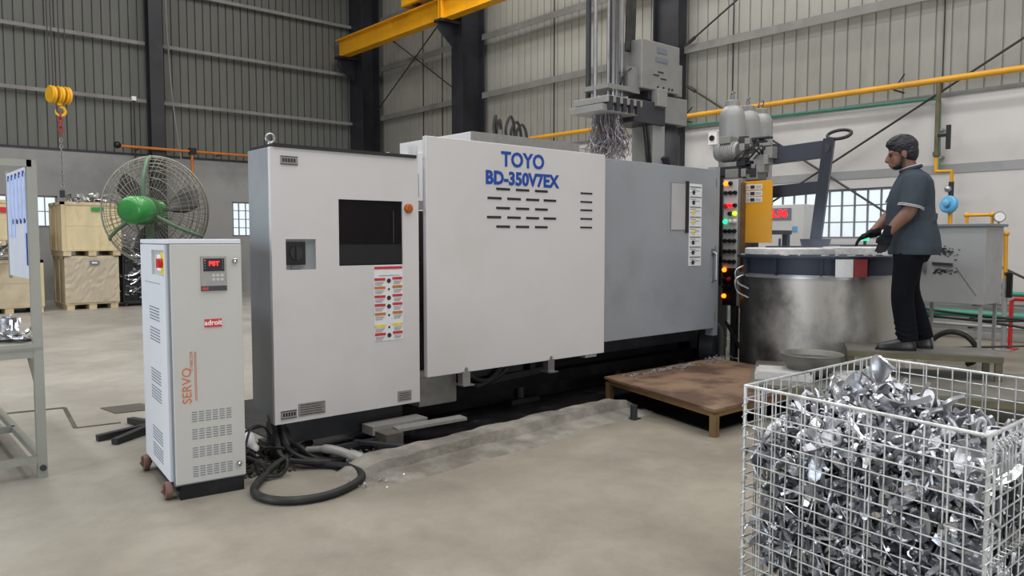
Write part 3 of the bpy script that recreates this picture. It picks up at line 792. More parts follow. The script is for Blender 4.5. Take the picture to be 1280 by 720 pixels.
# ---- gas bottles
def gas_bottle(label, x, y, z0, r, h, ring):
    t = thing('gas_bottle', label, 'gas cylinder', (x, y, z0), 0, 'grey accumulator gas bottles')
    prof = [(r * .7, 0), (r, .04), (r, h - .16), (r * .93, h - .09), (r * .72, h - .035), (r * .45, h - .01), (r * .40, h)]
    MB().lathe(prof, 28, (x, y, z0)).build('shell', 'cylinder_grey', t, True)
    MB().lathe([(.085, 0), (.085, .07), (.07, .08), (0, .08)], 20, (x, y, z0 + h - .03)).build('collar', 'label_grey', t, True)
    if ring:
        MB().tube([Vector((x, y, z0 + h + .10)) + Vector((math.cos(a) * .05, -math.sin(a) * .02, math.sin(a) * .05)) for a in [2 * PI * k / 16 for k in range(16)]], .007, 6, closed=True).build('lifting_ring', 'castor_rust', t, True)
        MB().cyl((x, y, z0 + h + .03), (x, y, z0 + h + .1), .018, 8).build('valve', 'steel', t)
    else:
        g = MB(); g.cyl((x, y, z0 + h + .04), (x, y, z0 + h + .11), .022, 10).cyl((x, y, z0 + h + .11), (x, y, z0 + h + .16), .012, 8).bar((x - .02, y, z0 + h + .12), (x + .05, y, z0 + h + .15), .014, .02); g.build('valve', 'steel', t)
    return t
gas_bottle('front large grey gas bottle with brass valve above the ladle motor', 8.03, 5.25, 1.52, .150, 1.48, False)
gas_bottle('middle grey gas bottle of the three behind the ladle arm', 8.49, 5.33, 1.52, .150, 1.48, False)
gas_bottle('rearmost grey gas bottle with a wire lifting ring', 8.90, 5.40, 1.52, .150, 1.50, True)
rk = thing('bottle_rack', 'dark steel rack carrying the three grey gas bottles', 'rack', (8.4, 5.3, 0))
MB().box(7.8, 9.1, 5.05, 5.6, 1.47, 1.52).build('shelf', 'machine_dark', rk)
for x in (8.3, 9.05):
    for y in (5.1, 5.55): MB().box(x - .035, x + .035, y - .035, y + .035, 0, 1.47).build('leg', 'machine_dark', rk)
MB().box(7.8, 9.1, 5.08, 5.1, 1.95, 2.03).build('strap', 'machine_dark', rk)

# ---- ladle robot
lr = thing('ladle_robot', 'dark blue ladle robot with L shaped arm over the furnace', 'robot', (7.3, 4.75, 0))
b = MB(); b.box(7.3, 7.62, 4.62, 4.99, 1.15, 2.1).box(7.3, 7.5, 4.8, 5.0, .9, 1.2); b.build('column', 'machine_dark', lr)
b = MB(); b.box(7.30, 7.62, 4.52, 4.95, 2.08, 2.20, .01); b.build('gearbox', 'robot_dark', lr)
MB().box(7.24, 7.42, 4.42, 4.56, 2.03, 2.12, .008).build('drive_block', 'robot_grey', lr)
MB().box(7.22, 7.36, 4.64, 4.80, 2.06, 2.16, .008).build('drive_block', 'robot_grey', lr)
MB().box(7.24, 7.34, 4.34, 4.44, 2.10, 2.20, .008).build('drive_block', 'label_grey', lr)
g = MB(); g.lathe([(0, 0), (.085, 0), (.10, .03), (.105, .06), (.105, .24), (.09, .28), (.05, .30), (0, .30)], 24, (7.34, 4.98, 2.36), (0, -1, 0)); mo = g.build('motor', 'cylinder_grey', lr, True)
for k in range(7): MB().lathe([(.106, 0), (.112, .004), (.112, .010), (.106, .014)], 24, (7.34, 4.90 - k * .026, 2.36), (0, -1, 0)).build('cooling_fin', 'label_grey', mo, True)
MB().box(7.24, 7.40, 4.76, 4.90, 2.44, 2.52, .006).build('terminal_box', 'robot_grey', mo)
for k, (x, y, z, dx, dy, dz) in enumerate(((7.28, 4.55, 2.36, .10, .10, .09), (7.34, 4.45, 2.42, .08, .12, .06), (7.30, 4.40, 2.24, .12, .10, .10), (7.30, 4.58, 2.46, .06, .20, .035), (7.30, 4.30, 2.30, .14, .10, .12), (7.27, 4.37, 2.46, .10, .16, .02))):
    MB().box(x - dx / 2, x + dx / 2, y - dy / 2, y + dy / 2, z - dz / 2, z + dz / 2, .006).build('drive_block', 'robot_dark' if k % 2 else 'robot_grey', lr)
for k in range(6):
    a = random.uniform(0, .12)
    MB().tube(spline([(7.24, 4.72 - k * .05, 2.20 + a), (7.20, 4.62 - k * .05, 2.26 + a), (7.22, 4.48 - k * .03, 2.34 + a * .5), (7.26, 4.36, 2.24)]), .006, 6).build('cable', 'rubber_black', lr, True)
rnb = random.Random(77)
for k in range(14):
    y, z = rnb.uniform(4.30, 4.62), rnb.uniform(2.10, 2.46); dx, dy, dz = rnb.uniform(.03, .06), rnb.uniform(.02, .06), rnb.uniform(.015, .05)
    MB().box(7.27 - dx, 7.27 + dx, y - dy, y + dy, z - dz, z + dz, .004).build('drive_block', rnb.choice(('robot_dark', 'machine_dark', 'label_grey')), lr)
MB().lathe([(0, 0), (.075, 0), (.075, .2), (0, .2)], 20, (7.42, 4.35, 2.20), (0, 0, 1)).build('pivot', 'robot_dark', lr, True)
def hbeam(p, q, w, h): return MB().bar(p, q, w, h)
ua = hbeam((7.36, 4.42, 2.27), (7.46, 3.74, 2.31), .10, .165); ua.build('upper_arm', 'arm_navy', lr)
ua = hbeam((7.40, 4.42, 1.90), (7.46, 3.84, 1.93), .08, .12); ua.build('lower_arm', 'arm_navy', lr)
va = hbeam((7.46, 3.76, 2.40), (7.42, 3.86, 1.36), .17, .10); va.build('drop_arm', 'arm_navy', lr)
g = MB(); g.tube(arc((7.46, 3.66, 2.44), .12, 0, 2 * PI, 20, (0, 1, 0), (.25, 0, .38)), .017, 8); g.build('cable_loop', 'rubber_black', lr, True)
g = MB(); g.lathe([(0, -.03), (.05, -.03), (.05, .03), (0, .03)], 16, (7.40, 3.76, 2.31), (-1, 0, 0)); g.build('joint', 'robot_dark', lr, True)
g = MB(); g.lathe([(.05, 0), (.13, .06), (.15, .14), (.14, .14), (.12, .07), (.04, .012)], 20, (7.42, 3.86, 1.27)); g.build('ladle_cup', 'robot_dark', lr, True)

# ---- spray robot above the machine
sr = thing('spray_robot', 'grey spray robot with bundled copper spray tubes over the machine', 'robot', (6.8, 5.8, 0))
g = MB(); g.lathe([(.24, 2.0), (.24, 2.62), (.21, 2.66), (.21, 2.86)], 24, (7.42, 5.85, 0)); g.build('pedestal', 'robot_dark', sr, True)
MB().box(6.98, 7.20, 5.6, 5.9, 2.1, 2.85).build('pedestal_cover', 'cylinder_grey', sr)
MB().bar((7.15, 5.55, 2.35), (7.32, 5.55, 2.1), .10, .04).build('rib', 'robot_dark', sr)
MB().box(6.60, 7.15, 5.55, 5.95, 2.70, 2.95, .01).build('carriage', 'robot_dark', sr)
MB().box(7.05, 7.60, 5.58, 5.95, 2.74, 3.05, .01).build('lower_cover', 'robot_grey', sr)
MB().box(6.95, 7.12, 5.50, 5.6, 2.9, 3.10, .008).build('valve_block', 'label_grey', sr)
tb = MB().box(6.72, 7.40, 5.55, 5.95, 3.08, 3.62, .012).build('head_box', 'robot_grey', sr)
MB().box(7.40, 7.55, 5.62, 5.9, 3.08, 3.45, .01).build('side_box', 'robot_grey', sr)
MB().box(6.98, 7.16, 5.544, 5.552, 3.50, 3.56).build('blue_print', 'servo_trim', tb)
MB().box(6.96, 7.18, 5.544, 5.552, 3.40, 3.45).build('blue_print', 'servo_trim', tb)
for x, z in ((6.92, 3.25), (7.05, 3.22), (7.0, 3.29)):
    MB().box(x, x + .10, 5.543, 5.552, z - .006, z + .006).build('louvre', 'vent_black', tb)
for x in (7.0, 7.1, 7.2, 7.26): MB().cyl((x, 5.54, 3.12), (x, 5.552, 3.12), .012, 8).build('port', 'black_plastic', tb)
MB().box(6.9, 7.35, 5.6, 5.9, 2.98, 3.1).build('spacer', 'robot_dark', sr)
for x, y, r_, m_ in ((6.22, 5.78, .022, 'steel'), (6.29, 5.95, .03, 'robot_dark'), (6.36, 5.72, .018, 'steel'), (6.45, 5.70, .062, 'chrome'), (6.55, 5.70, .030, 'steel'), (6.60, 5.82, .022, 'steel')):
    MB().cyl((x, y, 2.80), (x, y, 5.2), r_, 14).build('guide_rod', m_, sr, True)
MB().box(6.18, 6.68, 5.62, 6.0, 5.0, 5.1).build('rod_plate', 'robot_grey', sr)
MB().box(6.20, 6.58, 5.58, 5.95, 3.02, 3.07).build('rod_clamp', 'robot_grey', sr)
MB().box(6.55, 6.75, 5.6, 5.8, 3.02, 3.3).build('slide_block', 'robot_grey', sr)
MB().box(6.06, 6.62, 5.45, 5.95, 2.84, 2.91, .006).build('manifold', 'label_grey', sr)
MB().box(6.0, 6.58, 5.48, 5.95, 2.75, 2.82, .006).build('manifold', 'robot_grey', sr)
for k in range(5): MB().box(6.08 + k * .11, 6.13 + k * .11, 5.44, 5.48, 2.76, 2.90).build('nozzle_valve', 'robot_dark', sr)
for k in range(4):
    MB().tube(spline([(6.66 + k * .035, 5.72, 3.5), (6.70 + k * .035, 5.74, 3.9), (6.74 + k * .03, 5.76, 4.3), (6.68 + k * .03, 5.76, 5.1)]), .024, 8).build('hose', 'rubber_black', sr, True)
for k in range(2):
    MB().tube(spline([(6.82 + .05 * k, 5.6, 2.72), (6.84 + .05 * k, 5.58, 2.5), (6.92 + .04 * k, 5.62, 2.3), (7.05, 5.66, 2.2)]), .018, 8).build('hose', 'rubber_black', sr, True)
rn = random.Random(3)
for k in range(6):
    y = 5.6 + .05 * k; MB().tube(spline([(6.60, y, 3.28), (6.52 + rn.uniform(-.1, .1), y - .04, 3.2), (6.45 + rn.uniform(-.1, .1), y, 3.05)]), .009, 6).build('air_tube', 'rubber_black', sr, True)
bun = MB()
for k in range(150):
    a = rn.uniform(0, 2 * PI); q = math.sqrt(rn.random())
    x0_, y0_ = 6.32 + .16 * q * math.cos(a), 5.70 + .16 * q * math.sin(a)
    sp = rn.uniform(.9, 1.9); ln = rn.uniform(.26, .50)
    x1_, y1_ = 6.34 + .16 * q * math.cos(a) * sp, 5.70 + .16 * q * math.sin(a) * sp
    pts = [(x0_, y0_, 2.76)]
    for j in range(1, 6):
        tt = j / 5
        wob = .06 * tt
        pts.append((x0_ + (x1_ - x0_) * tt + rn.uniform(-wob, wob), y0_ + (y1_ - y0_) * tt + rn.uniform(-wob, wob), 2.76 - ln * tt))
    for _q in range(rn.choice((0, 1, 2, 3))):
        e = pts[-1]; pts.append((e[0] + rn.uniform(-.09, .09), e[1] + rn.uniform(-.07, .07), min(2.6, max(2.26, e[2] + rn.uniform(-.05, .07)))))
    bun.tube(spline(pts, 3), .0042, 4)
bo = bun.build('spray_tubes', 'spray_tube', sr, True); bo['kind'] = 'stuff'

# ---- kerb, pan and debris around the machine foot
kb = MB()
nx, ny = 90, 14
rn = random.Random(5)
vs = []
for i in range(nx + 1):
    t_ = i / nx; x = 2.16 + (5.02 - 2.16) * t_
    yc = 3.96 + .20 * t_
    for j in range(ny + 1):
        v_ = j / ny
        w0 = .26 + .10 * noise.noise(Vector((x * 1.3, 3.1, 0)))
        y = yc - w0 + (w0 + .17) * v_ + .02 * noise.noise(Vector((x * 3, v_ * 4, 1)))
        ramp = 0.0 if v_ < .04 else (.010 + .012 * min(1, v_ / .5) if v_ < .52 else .080)
        if v_ > .97: ramp = .012
        h_ = ramp * (1 + .22 * noise.noise(Vector((x * 2.2, y * 5, 2)))) + .010 * noise.noise(Vector((x * 9, y * 9, 3))) * (1 if ramp > 0 else 0)
        ends = min(1, min(t_, 1 - t_) * 14)
        vs.append((x, y, max(0.0, h_ * ends)))
kb.add(vs, [(i * (ny + 1) + j, (i + 1) * (ny + 1) + j, (i + 1) * (ny + 1) + j + 1, i * (ny + 1) + j + 1) for i in range(nx) for j in range(ny)])
b0 = len(kb.v)
kb.prism([(2.2, 3.80), (4.9, 3.96), (5.0, 4.28), (2.2, 4.1)], -.02, -.001)
ko = kb.build('machine_kerb', 'concrete_raw', None, True); tag(ko, 'rough broken concrete kerb in front of the machine pit', 'kerb')
po = MB().box(2.2, 7.4, 4.02, 6.5, .001, .012).build('oil_pan', 'oily_floor'); tag(po, 'black oily pit floor under the machine', 'pit')
kp = MB(); kp.cyl((4.62, 3.86, 0), (4.62, 3.86, .11), .028, 10).box(4.58, 4.66, 3.82, 3.90, 0, .01); o = kp.build('kerb_stub', 'machine_dark'); tag(o, 'short dark steel stub standing in front of the kerb', 'stub')
tag(MB().bar((2.46, 4.40, .09), (2.74, 4.10, .06), .05, .02).build('scrap_bar', 'machine_dark'), 'dark flat bar lying in the machine pit', 'bar')
tag(MB().bar((2.75, 4.36, .13), (3.28, 4.30, .14), .10, .02).build('angle_plate', 'label_grey'), 'pale bent plate sticking out under the cabinet', 'plate')
ft = MB(); ft.box(2.62, 2.75, 4.26, 4.42, .0, .13); tag(ft.build('pit_block', 'concrete_dark'), 'dark block under the pale bent plate', 'block')
dm = MB()
for k in range(130):
    u = rn.random()
    if u < .5: x, y = rn.gauss(2.42, .12), rn.gauss(4.28, .08)
    elif u < .8: x, y = rn.uniform(2.2, 4.8), rn.uniform(4.05, 4.3)
    else: x, y = rn.gauss(2.25, .12), rn.gauss(3.80, .06)
    s_ = rn.uniform(.004, .014); z = .012 if y > 4.05 else .008
    dm.M = Matrix.Translation((x, y, z + s_ * .4)) @ Euler((rn.random() * 3, rn.random() * 3, rn.random() * 3)).to_matrix().to_4x4()
    dm.box(-s_, s_, -s_ * .6, s_ * .6, -s_ * .3, s_ * .3)
dm.M = None
tag(dm.build('metal_chips', 'aluminium_bright'), 'scattered shiny metal chips along the pit edge', 'debris', kind='stuff')
# ladle of spilled slag (rounded white lump) by the cables
lm = MB(); lm.tube(spline([(2.12, 4.38, .10), (2.22, 4.26, .11), (2.34, 4.14, .06), (2.42, 4.06, .01)]), [.02] * 6 + [.028] * 8 + [.038] * 11, 10)
tag(lm.build('slag_runner', 'label_grey', None, True), 'pale grey curved chute lying in the pit by the cables', 'chute')

# ---- brown steel deck
dk = thing('work_deck', 'rusty brown steel deck on short legs beside the machine', 'platform', (5.6, 3.8, 0))
DP = [(4.59, 3.10), (6.45, 3.10), (6.62, 4.50), (4.98, 4.50)]
MB().prism(DP, .185, .205).build('deck_plate', 'rust_deck', dk)
def edge(a, b_):
    MB().bar((a[0], a[1], .165), (b_[0], b_[1], .165), .03, .045).build('edge_angle', 'rust_edge', dk)
ins = [(4.63, 3.13), (6.42, 3.13), (6.58, 4.46), (5.01, 4.46)]
for i in range(4): edge(ins[i], ins[(i + 1) % 4])
for x, y in ins: MB().box(x - .025, x + .025, y - .025, y + .025, 0, .165).build('leg', 'rust_edge', dk)
MB().prism([(4.72, 3.22), (6.40, 3.22), (6.5, 4.40), (5.05, 4.40)], .002, .010).build('under_sheet', 'black_oily', dk)  # black sheet on the floor beneath the deck plate
# ash and dust strip behind the deck
dm = MB()
for k in range(160):
    x, y = rn.uniform(5.1, 6.6), 4.42 - abs(rn.gauss(0, .06)); s_ = rn.uniform(.006, .02)
    if rn.random() < .3: x, y = rn.gauss(6.62, .06), rn.gauss(4.44, .06)
    dm.M = Matrix.Translation((x, y, .207)) @ Euler((rn.random() * .4, rn.random() * .4, rn.random() * 3)).to_matrix().to_4x4()
    dm.box(-s_, s_, -s_ * .7, s_ * .7, -.002, .006)
dm.M = None
tag(dm.build('ash_flakes', 'ash'), 'pale ash flakes along the back edge of the brown deck', 'debris', kind='stuff')
# ================================================================== SERVO STABILISER
sv = thing('servo_stabiliser', 'pale grey servo voltage stabiliser cabinet on rusty castors', 'stabiliser', (1.286, 4.238, 0), R(-6), None)
W, D, Z0, Z1 = .375, .78, .075, 1.405
MB().box(.006, W - .004, .006, D, Z0, Z1 - .02).build('body', 'servo_trim', sv)
MB().box(-.004, W, -.004, D + .004, Z1 - .025, Z1, .004).build('lid', 'servo_lit', sv)
fp = MB().box(.008, W, -.012, .008, Z0 + .01, Z1 - .028, .004).build('front_panel', 'servo_front', sv)
# side panel with recess
b = MB()
ry0, ry1, rz0_, rz1_ = .06, .40, 1.205, 1.345
b.box(-.010, .006, .045, ry0, Z0 + .02, 1.375).box(-.010, .006, ry1, D - .03, Z0 + .02, 1.375)
b.box(-.010, .006, ry0, ry1, Z0 + .02, rz0_).box(-.010, .006, ry0, ry1, rz1_, 1.375)
sp = b.build('side_panel', 'servo_lit', sv)
MB().box(.004, .010, ry0, ry1, rz0_, rz1_).build('switch_recess', 'servo_front', sv)
sy = MB().box(-.004, .004, ry0 + .01, ry0 + .11, rz0_ + .01, rz1_ - .01).build('switch_plate', 'label_yellow', sv)
g = MB(); g.cyl((-.003, ry0 + .075, 1.275), (-.02, ry0 + .075, 1.275), .026, 16).box(-.034, -.018, ry0 + .068, ry0 + .082, 1.25, 1.30); g.build('rotary_knob', 'stabiliser_red', sv)
MB().box(.0, .004, ry0 + .14, ry0 + .24, 1.23, 1.32).build('breaker', 'white_print', sv)
MB().box(-.0115, -.009, .18, .62, 1.158, 1.161).build('panel_seam', 'servo_trim', sp)
def slots_side(zc, n, y0, y1):
    for k in range(n):
        z = zc - k * .017
        MB().box(-.0112, -.0095, y0, y1, z - .003, z + .003).build('louvre', 'servo_trim', sp)
for zc in (1.02, .90): slots_side(zc, 5, .22, .50)
for zc in (.66, .56): slots_side(zc, 5, .22, .50)
for zc in (.32, .22): slots_side(zc, 5, .22, .50)
# display
dp = MB().box(.158, .292, -.020, -.010, 1.125, 1.312, .002).build('meter', 'label_grey', fp)
dm_ = MB().box(.172, .280, -.0225, -.019, 1.232, 1.300).build('display', 'screen_dark', dp)
MB().text('P8T', .034, FY(.226, -.0235, 1.272), bold=.0012, depth=.0006).build('digits', 'red_led', dm_)
for k in range(4):
    MB().cyl((.180, -.0245, 1.290 - k * .014), (.180, -.022, 1.290 - k * .014), .003, 8).build('led', 'red_led' if k == 0 else 'label_ink', dm_)
    MB().cyl((.272, -.0245, 1.290 - k * .014), (.272, -.022, 1.290 - k * .014), .003, 8).build('led', 'label_ink', dm_)
for j in range(2):
    for k in range(3): MB().box(.215 + k * .022, .231 + k * .022, -.022, -.019, 1.180 + j * .022, 1.194 + j * .022).build('key', 'servo_front', dp)
MB().box(.158, .292, -.0225, -.019, 1.125, 1.152).build('badge_strip', 'black_plastic', dp)
MB().box(.163, .195, -.0235, -.022, 1.131, 1.145).build('logo', 'stabiliser_red', dp)
bd = MB().box(.172, .262, -.016, -.010, .928, .972).build('brand_badge', 'stabiliser_red', fp)
MB().text('adroit', .038, FY(.217, -.0165, .952), bold=.001, depth=.0005).build('lettering', 'white_print', bd)
# vertical lettering
MV = frame((.098, -.0130, .650), (0, 0, 1), (-1, 0, 0))
MB().text('SERVO', .066, frame((.076, -.0130, .620), (0, 0, 1), (-1, 0, 0)), bold=.0004, depth=.0006).build('lettering', 'orange_print', fp)
MB().text('STABILIZER', .021, frame((.100, -.0130, .752), (0, 0, 1), (-1, 0, 0)), depth=.0006).build('lettering', 'orange_print', fp)
MB().box(.115, .118, -.0135, -.011, .535, .80).build('stripe', 'orange_print', fp)
MB().box(.122, .1245, -.0135, -.011, .535, .80).build('stripe', 'orange_print', fp)
# louvre banks
for bz in (.470, .375, .275, .170):
    for c_ in range(6):
        g = MB()
        for k in range(5): g.box(.095 + c_ * .036, .122 + c_ * .036, -.0132, -.0115, bz - k * .0125, bz - k * .0125 + .0045)
        g.build('louvre_bank', 'servo_trim', fp)
for z in (1.285, .155):
    g = MB(); g.lathe([(0, 0), (.015, 0), (.015, .012), (.009, .016), (0, .016)], 16, (.338, -.012, z), (0, -1, 0)); g.build('lock', 'chrome', fp, True)
MB().box(.02, W - .02, .02, D - .02, .045, Z0 + .002).build('base_frame', 'black_oily', sv)
MB().box(.03, W - .01, -.006, .02, .0, Z0).build('skirt', 'black_oily', sv)
for x, y in ((-.022, .06), (-.022, D - .08), (W - .05, D - .08), (W - .05, .07)):
    w_ = MB(); w_.lathe([(0, -.016), (.03, -.018), (.046, -.016), (.048, 0), (.046, .016), (.03, .018), (0, .016)], 20, (x, y, .048), (1, 0, 0)); wo = w_.build('castor', 'castor_rust', sv, True)
    g = MB(); g.box(x - .026, x - .02, y - .02, y + .02, .03, .085).box(x + .02, x + .026, y - .02, y + .02, .03, .085).cyl((x - .034, y, .048), (x + .034, y, .048), .009, 8); g.build('fork', 'castor_rust', wo)

# ================================================================== CABLES ON THE FLOOR
t = thing('power_cable', 'thick black power cable looped on the floor beside the stabiliser', 'cable', (1.95, 4.0, 0))
lp = [(2.06, 4.62, .30), (2.05, 4.55, .16), (2.06, 4.44, .05), (2.14, 4.30, .03), (2.24, 4.16, .026), (2.27, 4.04, .024), (2.23, 3.90, .024), (2.12, 3.80, .024), (1.96, 3.735, .024), (1.82, 3.735, .024), (1.70, 3.80, .024), (1.64, 3.92, .024), (1.65, 4.06, .024), (1.74, 4.20, .03), (1.86, 4.32, .045), (2.0, 4.42, .06), (2.10, 4.52, .07), (2.3, 4.7, .05)]
MB().tube(spline(lp, 6), .023, 10).build('loop', 'rubber_black', t, True)
for k in range(3):
    MB().tube(spline([(2.02 + .03 * k, 4.66, .30), (2.0 + .04 * k, 4.54, .14), (1.98 + .06 * k, 4.42, .07 + .02 * k), (2.06 + .05 * k, 4.32, .05), (2.22 + .04 * k, 4.24, .04), (2.3, 4.4 + .05 * k, .03)]), .018, 8).build('strand', 'rubber_black', t, True)
rn = random.Random(11)
t = thing('cable_tangle', 'tangle of thin dark wires between stabiliser and cabinet', 'cables', (1.8, 4.6, 0))
for k in range(14):
    x, y = rn.uniform(1.70, 1.95), rn.uniform(4.4, 5.0)
    pts = [(x, y, .015)]
    for j in range(5):
        x = min(1.97, max(1.68, x + rn.uniform(-.16, .16))); y = min(5.1, max(4.25, y + rn.uniform(-.16, .12))); pts.append((x, y, rn.uniform(.012, .14)))
    MB().tube(spline(pts, 5), rn.choice((.006, .009, .012)), 6).build('wire', 'rubber_black', t, True)
for k in range(3):
    MB().tube(spline([(1.68, 4.3 + k * .1, .10), (1.74, 4.32 + k * .1, .30 - k * .04), (1.86, 4.42, .28), (1.94, 4.5, .20), (1.97, 4.6, .30)]), .007, 6).build('wire', 'rubber_black', t, True)
dm = MB()
for k in range(90):
    x, y = rn.uniform(1.68, 2.02), rn.uniform(4.3, 5.0); s_ = rn.uniform(.008, .03)
    dm.M = Matrix.Translation((x, y, s_ * .4)) @ Euler((rn.random() * 3, rn.random() * 3, rn.random() * 3)).to_matrix().to_4x4()
    dm.box(-s_, s_, -s_ * .6, s_ * .6, -s_ * .3, s_ * .3)
dm.M = None
tag(dm.build('rubble', 'concrete_dark'), 'dark rubble and dirt heaped between stabiliser and cabinet', 'rubble', kind='stuff')
MBs = MB().tube(spline([(1.70, 4.72, .16), (1.76, 4.70, .19), (1.84, 4.66, .17), (1.90, 4.62, .08)]), [.02, .03, .04, .045, .05, .05, .05, .05, .05, .05, .05, .05, .05, .05, .05, .05, .05, .05, .05, .045, .04, .03, .03, .03, .02][:25], 10)
tag(MBs.build('white_sack', 'white_print', None, True), 'crumpled white sack behind the stabiliser', 'sack')

# ================================================================== FAN
fn = thing('pedestal_fan', 'large green industrial pedestal fan with wire cage', 'fan', (1.73, 5.98, 0), 0, None, worldparts=False)
FC = Vector((0, 0, 1.612))
ax = Vector((.665, .745, .02)).normalized()          # blowing direction, away from the viewer and to the right
fu = ax.cross(Vector((0, 0, 1))).normalized(); fv = fu.cross(ax)
def fpt(r, a, d): return FC + fu * (r * math.cos(a)) + fv * (r * math.sin(a)) + ax * d
RR = .395
def ring(r, d, th): 
    return MB().tube([fpt(r, 2 * PI * k / 48, d) for k in range(48)], th, 6, closed=True)
ring(RR, 0.0, .007).build('rim', 'cage_wire', fn, True)
prof_b = [(.10, -.13), (.17, -.12), (.24, -.10), (.29, -.08), (.32, -.07), (.345, -.055), (.37, -.035), (.385, -.018)]
for r_, d in prof_b: ring(r_, d, .0028).build('guard_ring', 'cage_wire', fn, True)
prof_f = [(.08, .13), (.16, .125), (.24, .11), (.30, .085), (.35, .05)]
for r_, d in prof_f: ring(r_, d, .0028).build('guard_ring', 'cage_wire', fn, True)
for side, prof in ((0, prof_b), (1, prof_f)):
    for k in range(56):
        a = 2 * PI * (k + side * .5) / 56
        MB().tube([fpt(r_, a + (.05 if side == 0 else -.05) * (1 - r_ / RR), d) for r_, d in prof[::2]] + [fpt(RR, a, 0)], .002, 4).build('guard_wire', 'cage_wire', fn)
for k in range(3):
    a0 = R(20) + k * 2 * PI / 3
    bl = []; n1, n2 = 6, 5
    for i in range(n1):
        r_ = .07 + .27 * i / (n1 - 1)
        for j in range(n2):
            w_ = (.30 + .35 * math.sin(PI * (i + .5) / n1)) * (j / (n2 - 1) - .5) * 1.3
            bl.append(fpt(r_, a0 + w_, .02 + .10 * (j / (n2 - 1) - .5)))
    g = MB(); g.add(bl, [(i * n2 + j, i * n2 + j + 1, (i + 1) * n2 + j + 1, (i + 1) * n2 + j) for i in range(n1 - 1) for j in range(n2 - 1)])
    bo = g.build('blade', 'blade_grey', fn, True)
    so_ = bo.modifiers.new('thick', 'SOLIDIFY'); so_.thickness = .003
g = MB(); g.lathe([(0, -.02), (.075, -.02), (.08, .04), (0, .06)], 20, FC, ax); g.build('hub', 'fan_green', fn, True)
g = MB(); g.lathe([(0, -.38), (.062, -.38), (.088, -.36), (.098, -.33), (.100, -.20), (.095, -.19), (.095, -.08), (.08, -.06), (0, -.06)], 28, FC, ax); mo = g.build('motor', 'fan_green', fn, True)
MB().lathe([(.0995, -.205), (.1025, -.20), (.1025, -.185), (.0995, -.18)], 28, FC, ax).build('motor_seam', 'fan_strut', mo, True)
MB().lathe([(0, -.385), (.02, -.385), (.02, -.378)], 14, FC, ax).build('end_cap', 'fan_green', mo, True)
for a in (R(92), R(212), R(332)):
    MB().tube([fpt(.05, a, -.13), fpt(.12, a, -.15), fpt(.24, a, -.13), fpt(.36, a, -.06), fpt(RR, a, -.004)], [.018, .016, .014, .013, .012], 8).build('strut', 'fan_strut', fn, True)
g = MB(); g.cyl((FC.x - ax.x * .08, FC.y - ax.y * .08, .06), (FC.x - ax.x * .08, FC.y - ax.y * .08, 1.56), .028, 14); g.build('pole', 'fan_strut', fn, True)
g = MB(); g.cyl((FC.x - ax.x * .08, FC.y - ax.y * .08, .4), (FC.x - ax.x * .08, FC.y - ax.y * .08, .9), .038, 14); g.build('sleeve', 'robot_dark', fn, True)
bc = Vector((FC.x - ax.x * .08, FC.y - ax.y * .08, 0))
for a in (R(186), R(214), R(100), R(20), R(300)):
    d = Vector((math.cos(a), math.sin(a), 0)); 
    MB().bar(bc + Vector((0, 0, .05)), bc + d * .40 + Vector((0, 0, .022)), .05, .04).build('foot', 'machine_dark', fn)
g = MB(); g.tube(spline([fpt(.03, R(270), -.25), fpt(.10, R(270), -.27), fpt(.16, R(270), -.22)], 4), .008, 6); g.build('motor_lead', 'cage_wire', fn, True)

# ================================================================== HOIST HOOK
hk = thing('hoist_hook', 'yellow crane hook block hanging with a chain sling', 'hoist', (3.25, 17.0, 2.0))
for k, dx in enumerate((-.16, -.10, .02, .12)):
    MB().tube([(3.25 + dx, 17, 4.28), (3.25 + dx * 1.2, 17, 9.9)], .011, 6).build('rope', 'rod_dark', hk)
for dx in (-.13, 0.0, .12):
    MB().lathe([(0, -.04), (.15, -.045), (.17, -.03), (.15, 0), (.17, .03), (.15, .045), (0, .04)], 22, (3.25 + dx, 17, 4.18), (1, .3, 0)).build('sheave', 'hook_yellow', hk, True)
MB().box(3.10, 3.40, 16.93, 17.07, 4.12, 4.2).build('cheek', 'hook_red', hk)
g = MB(); g.cyl((3.25, 17, 3.98), (3.25, 17, 4.1), .05, 12).tube(arc((3.26, 17, 3.87), .085, R(100), R(-200), 16), [.03] * 10 + [.028, .025, .022, .02, .016, .012, .008], 8); g.build('hook', 'hook_yellow', hk, True)
z = 3.84
for k in range(5):
    a = k % 2
    MB().tube([(3.25 + math.cos(q) * (.035 if a else 0), 17 + math.cos(q) * (0 if a else .035), z - .05 + math.sin(q) * .065) for q in [2 * PI * i / 12 for i in range(12)]], .016, 6, closed=True).build('sling_link', 'hook_red', hk, True); z -= .085
k = 0
while z > 2.30:
    a = k % 2
    MB().tube([(3.25 + math.cos(q) * (.026 if a else 0), 17 + math.cos(q) * (0 if a else .026), z - .03 + math.sin(q) * .045) for q in [2 * PI * i / 8 for i in range(8)]], .011, 5, closed=True).build('chain_link', 'steel', hk); z -= .062; k += 1
MB().box(3.20, 3.28, 16.97, 17.03, 2.22, 2.36).build('chain_end', 'machine_dark', hk)

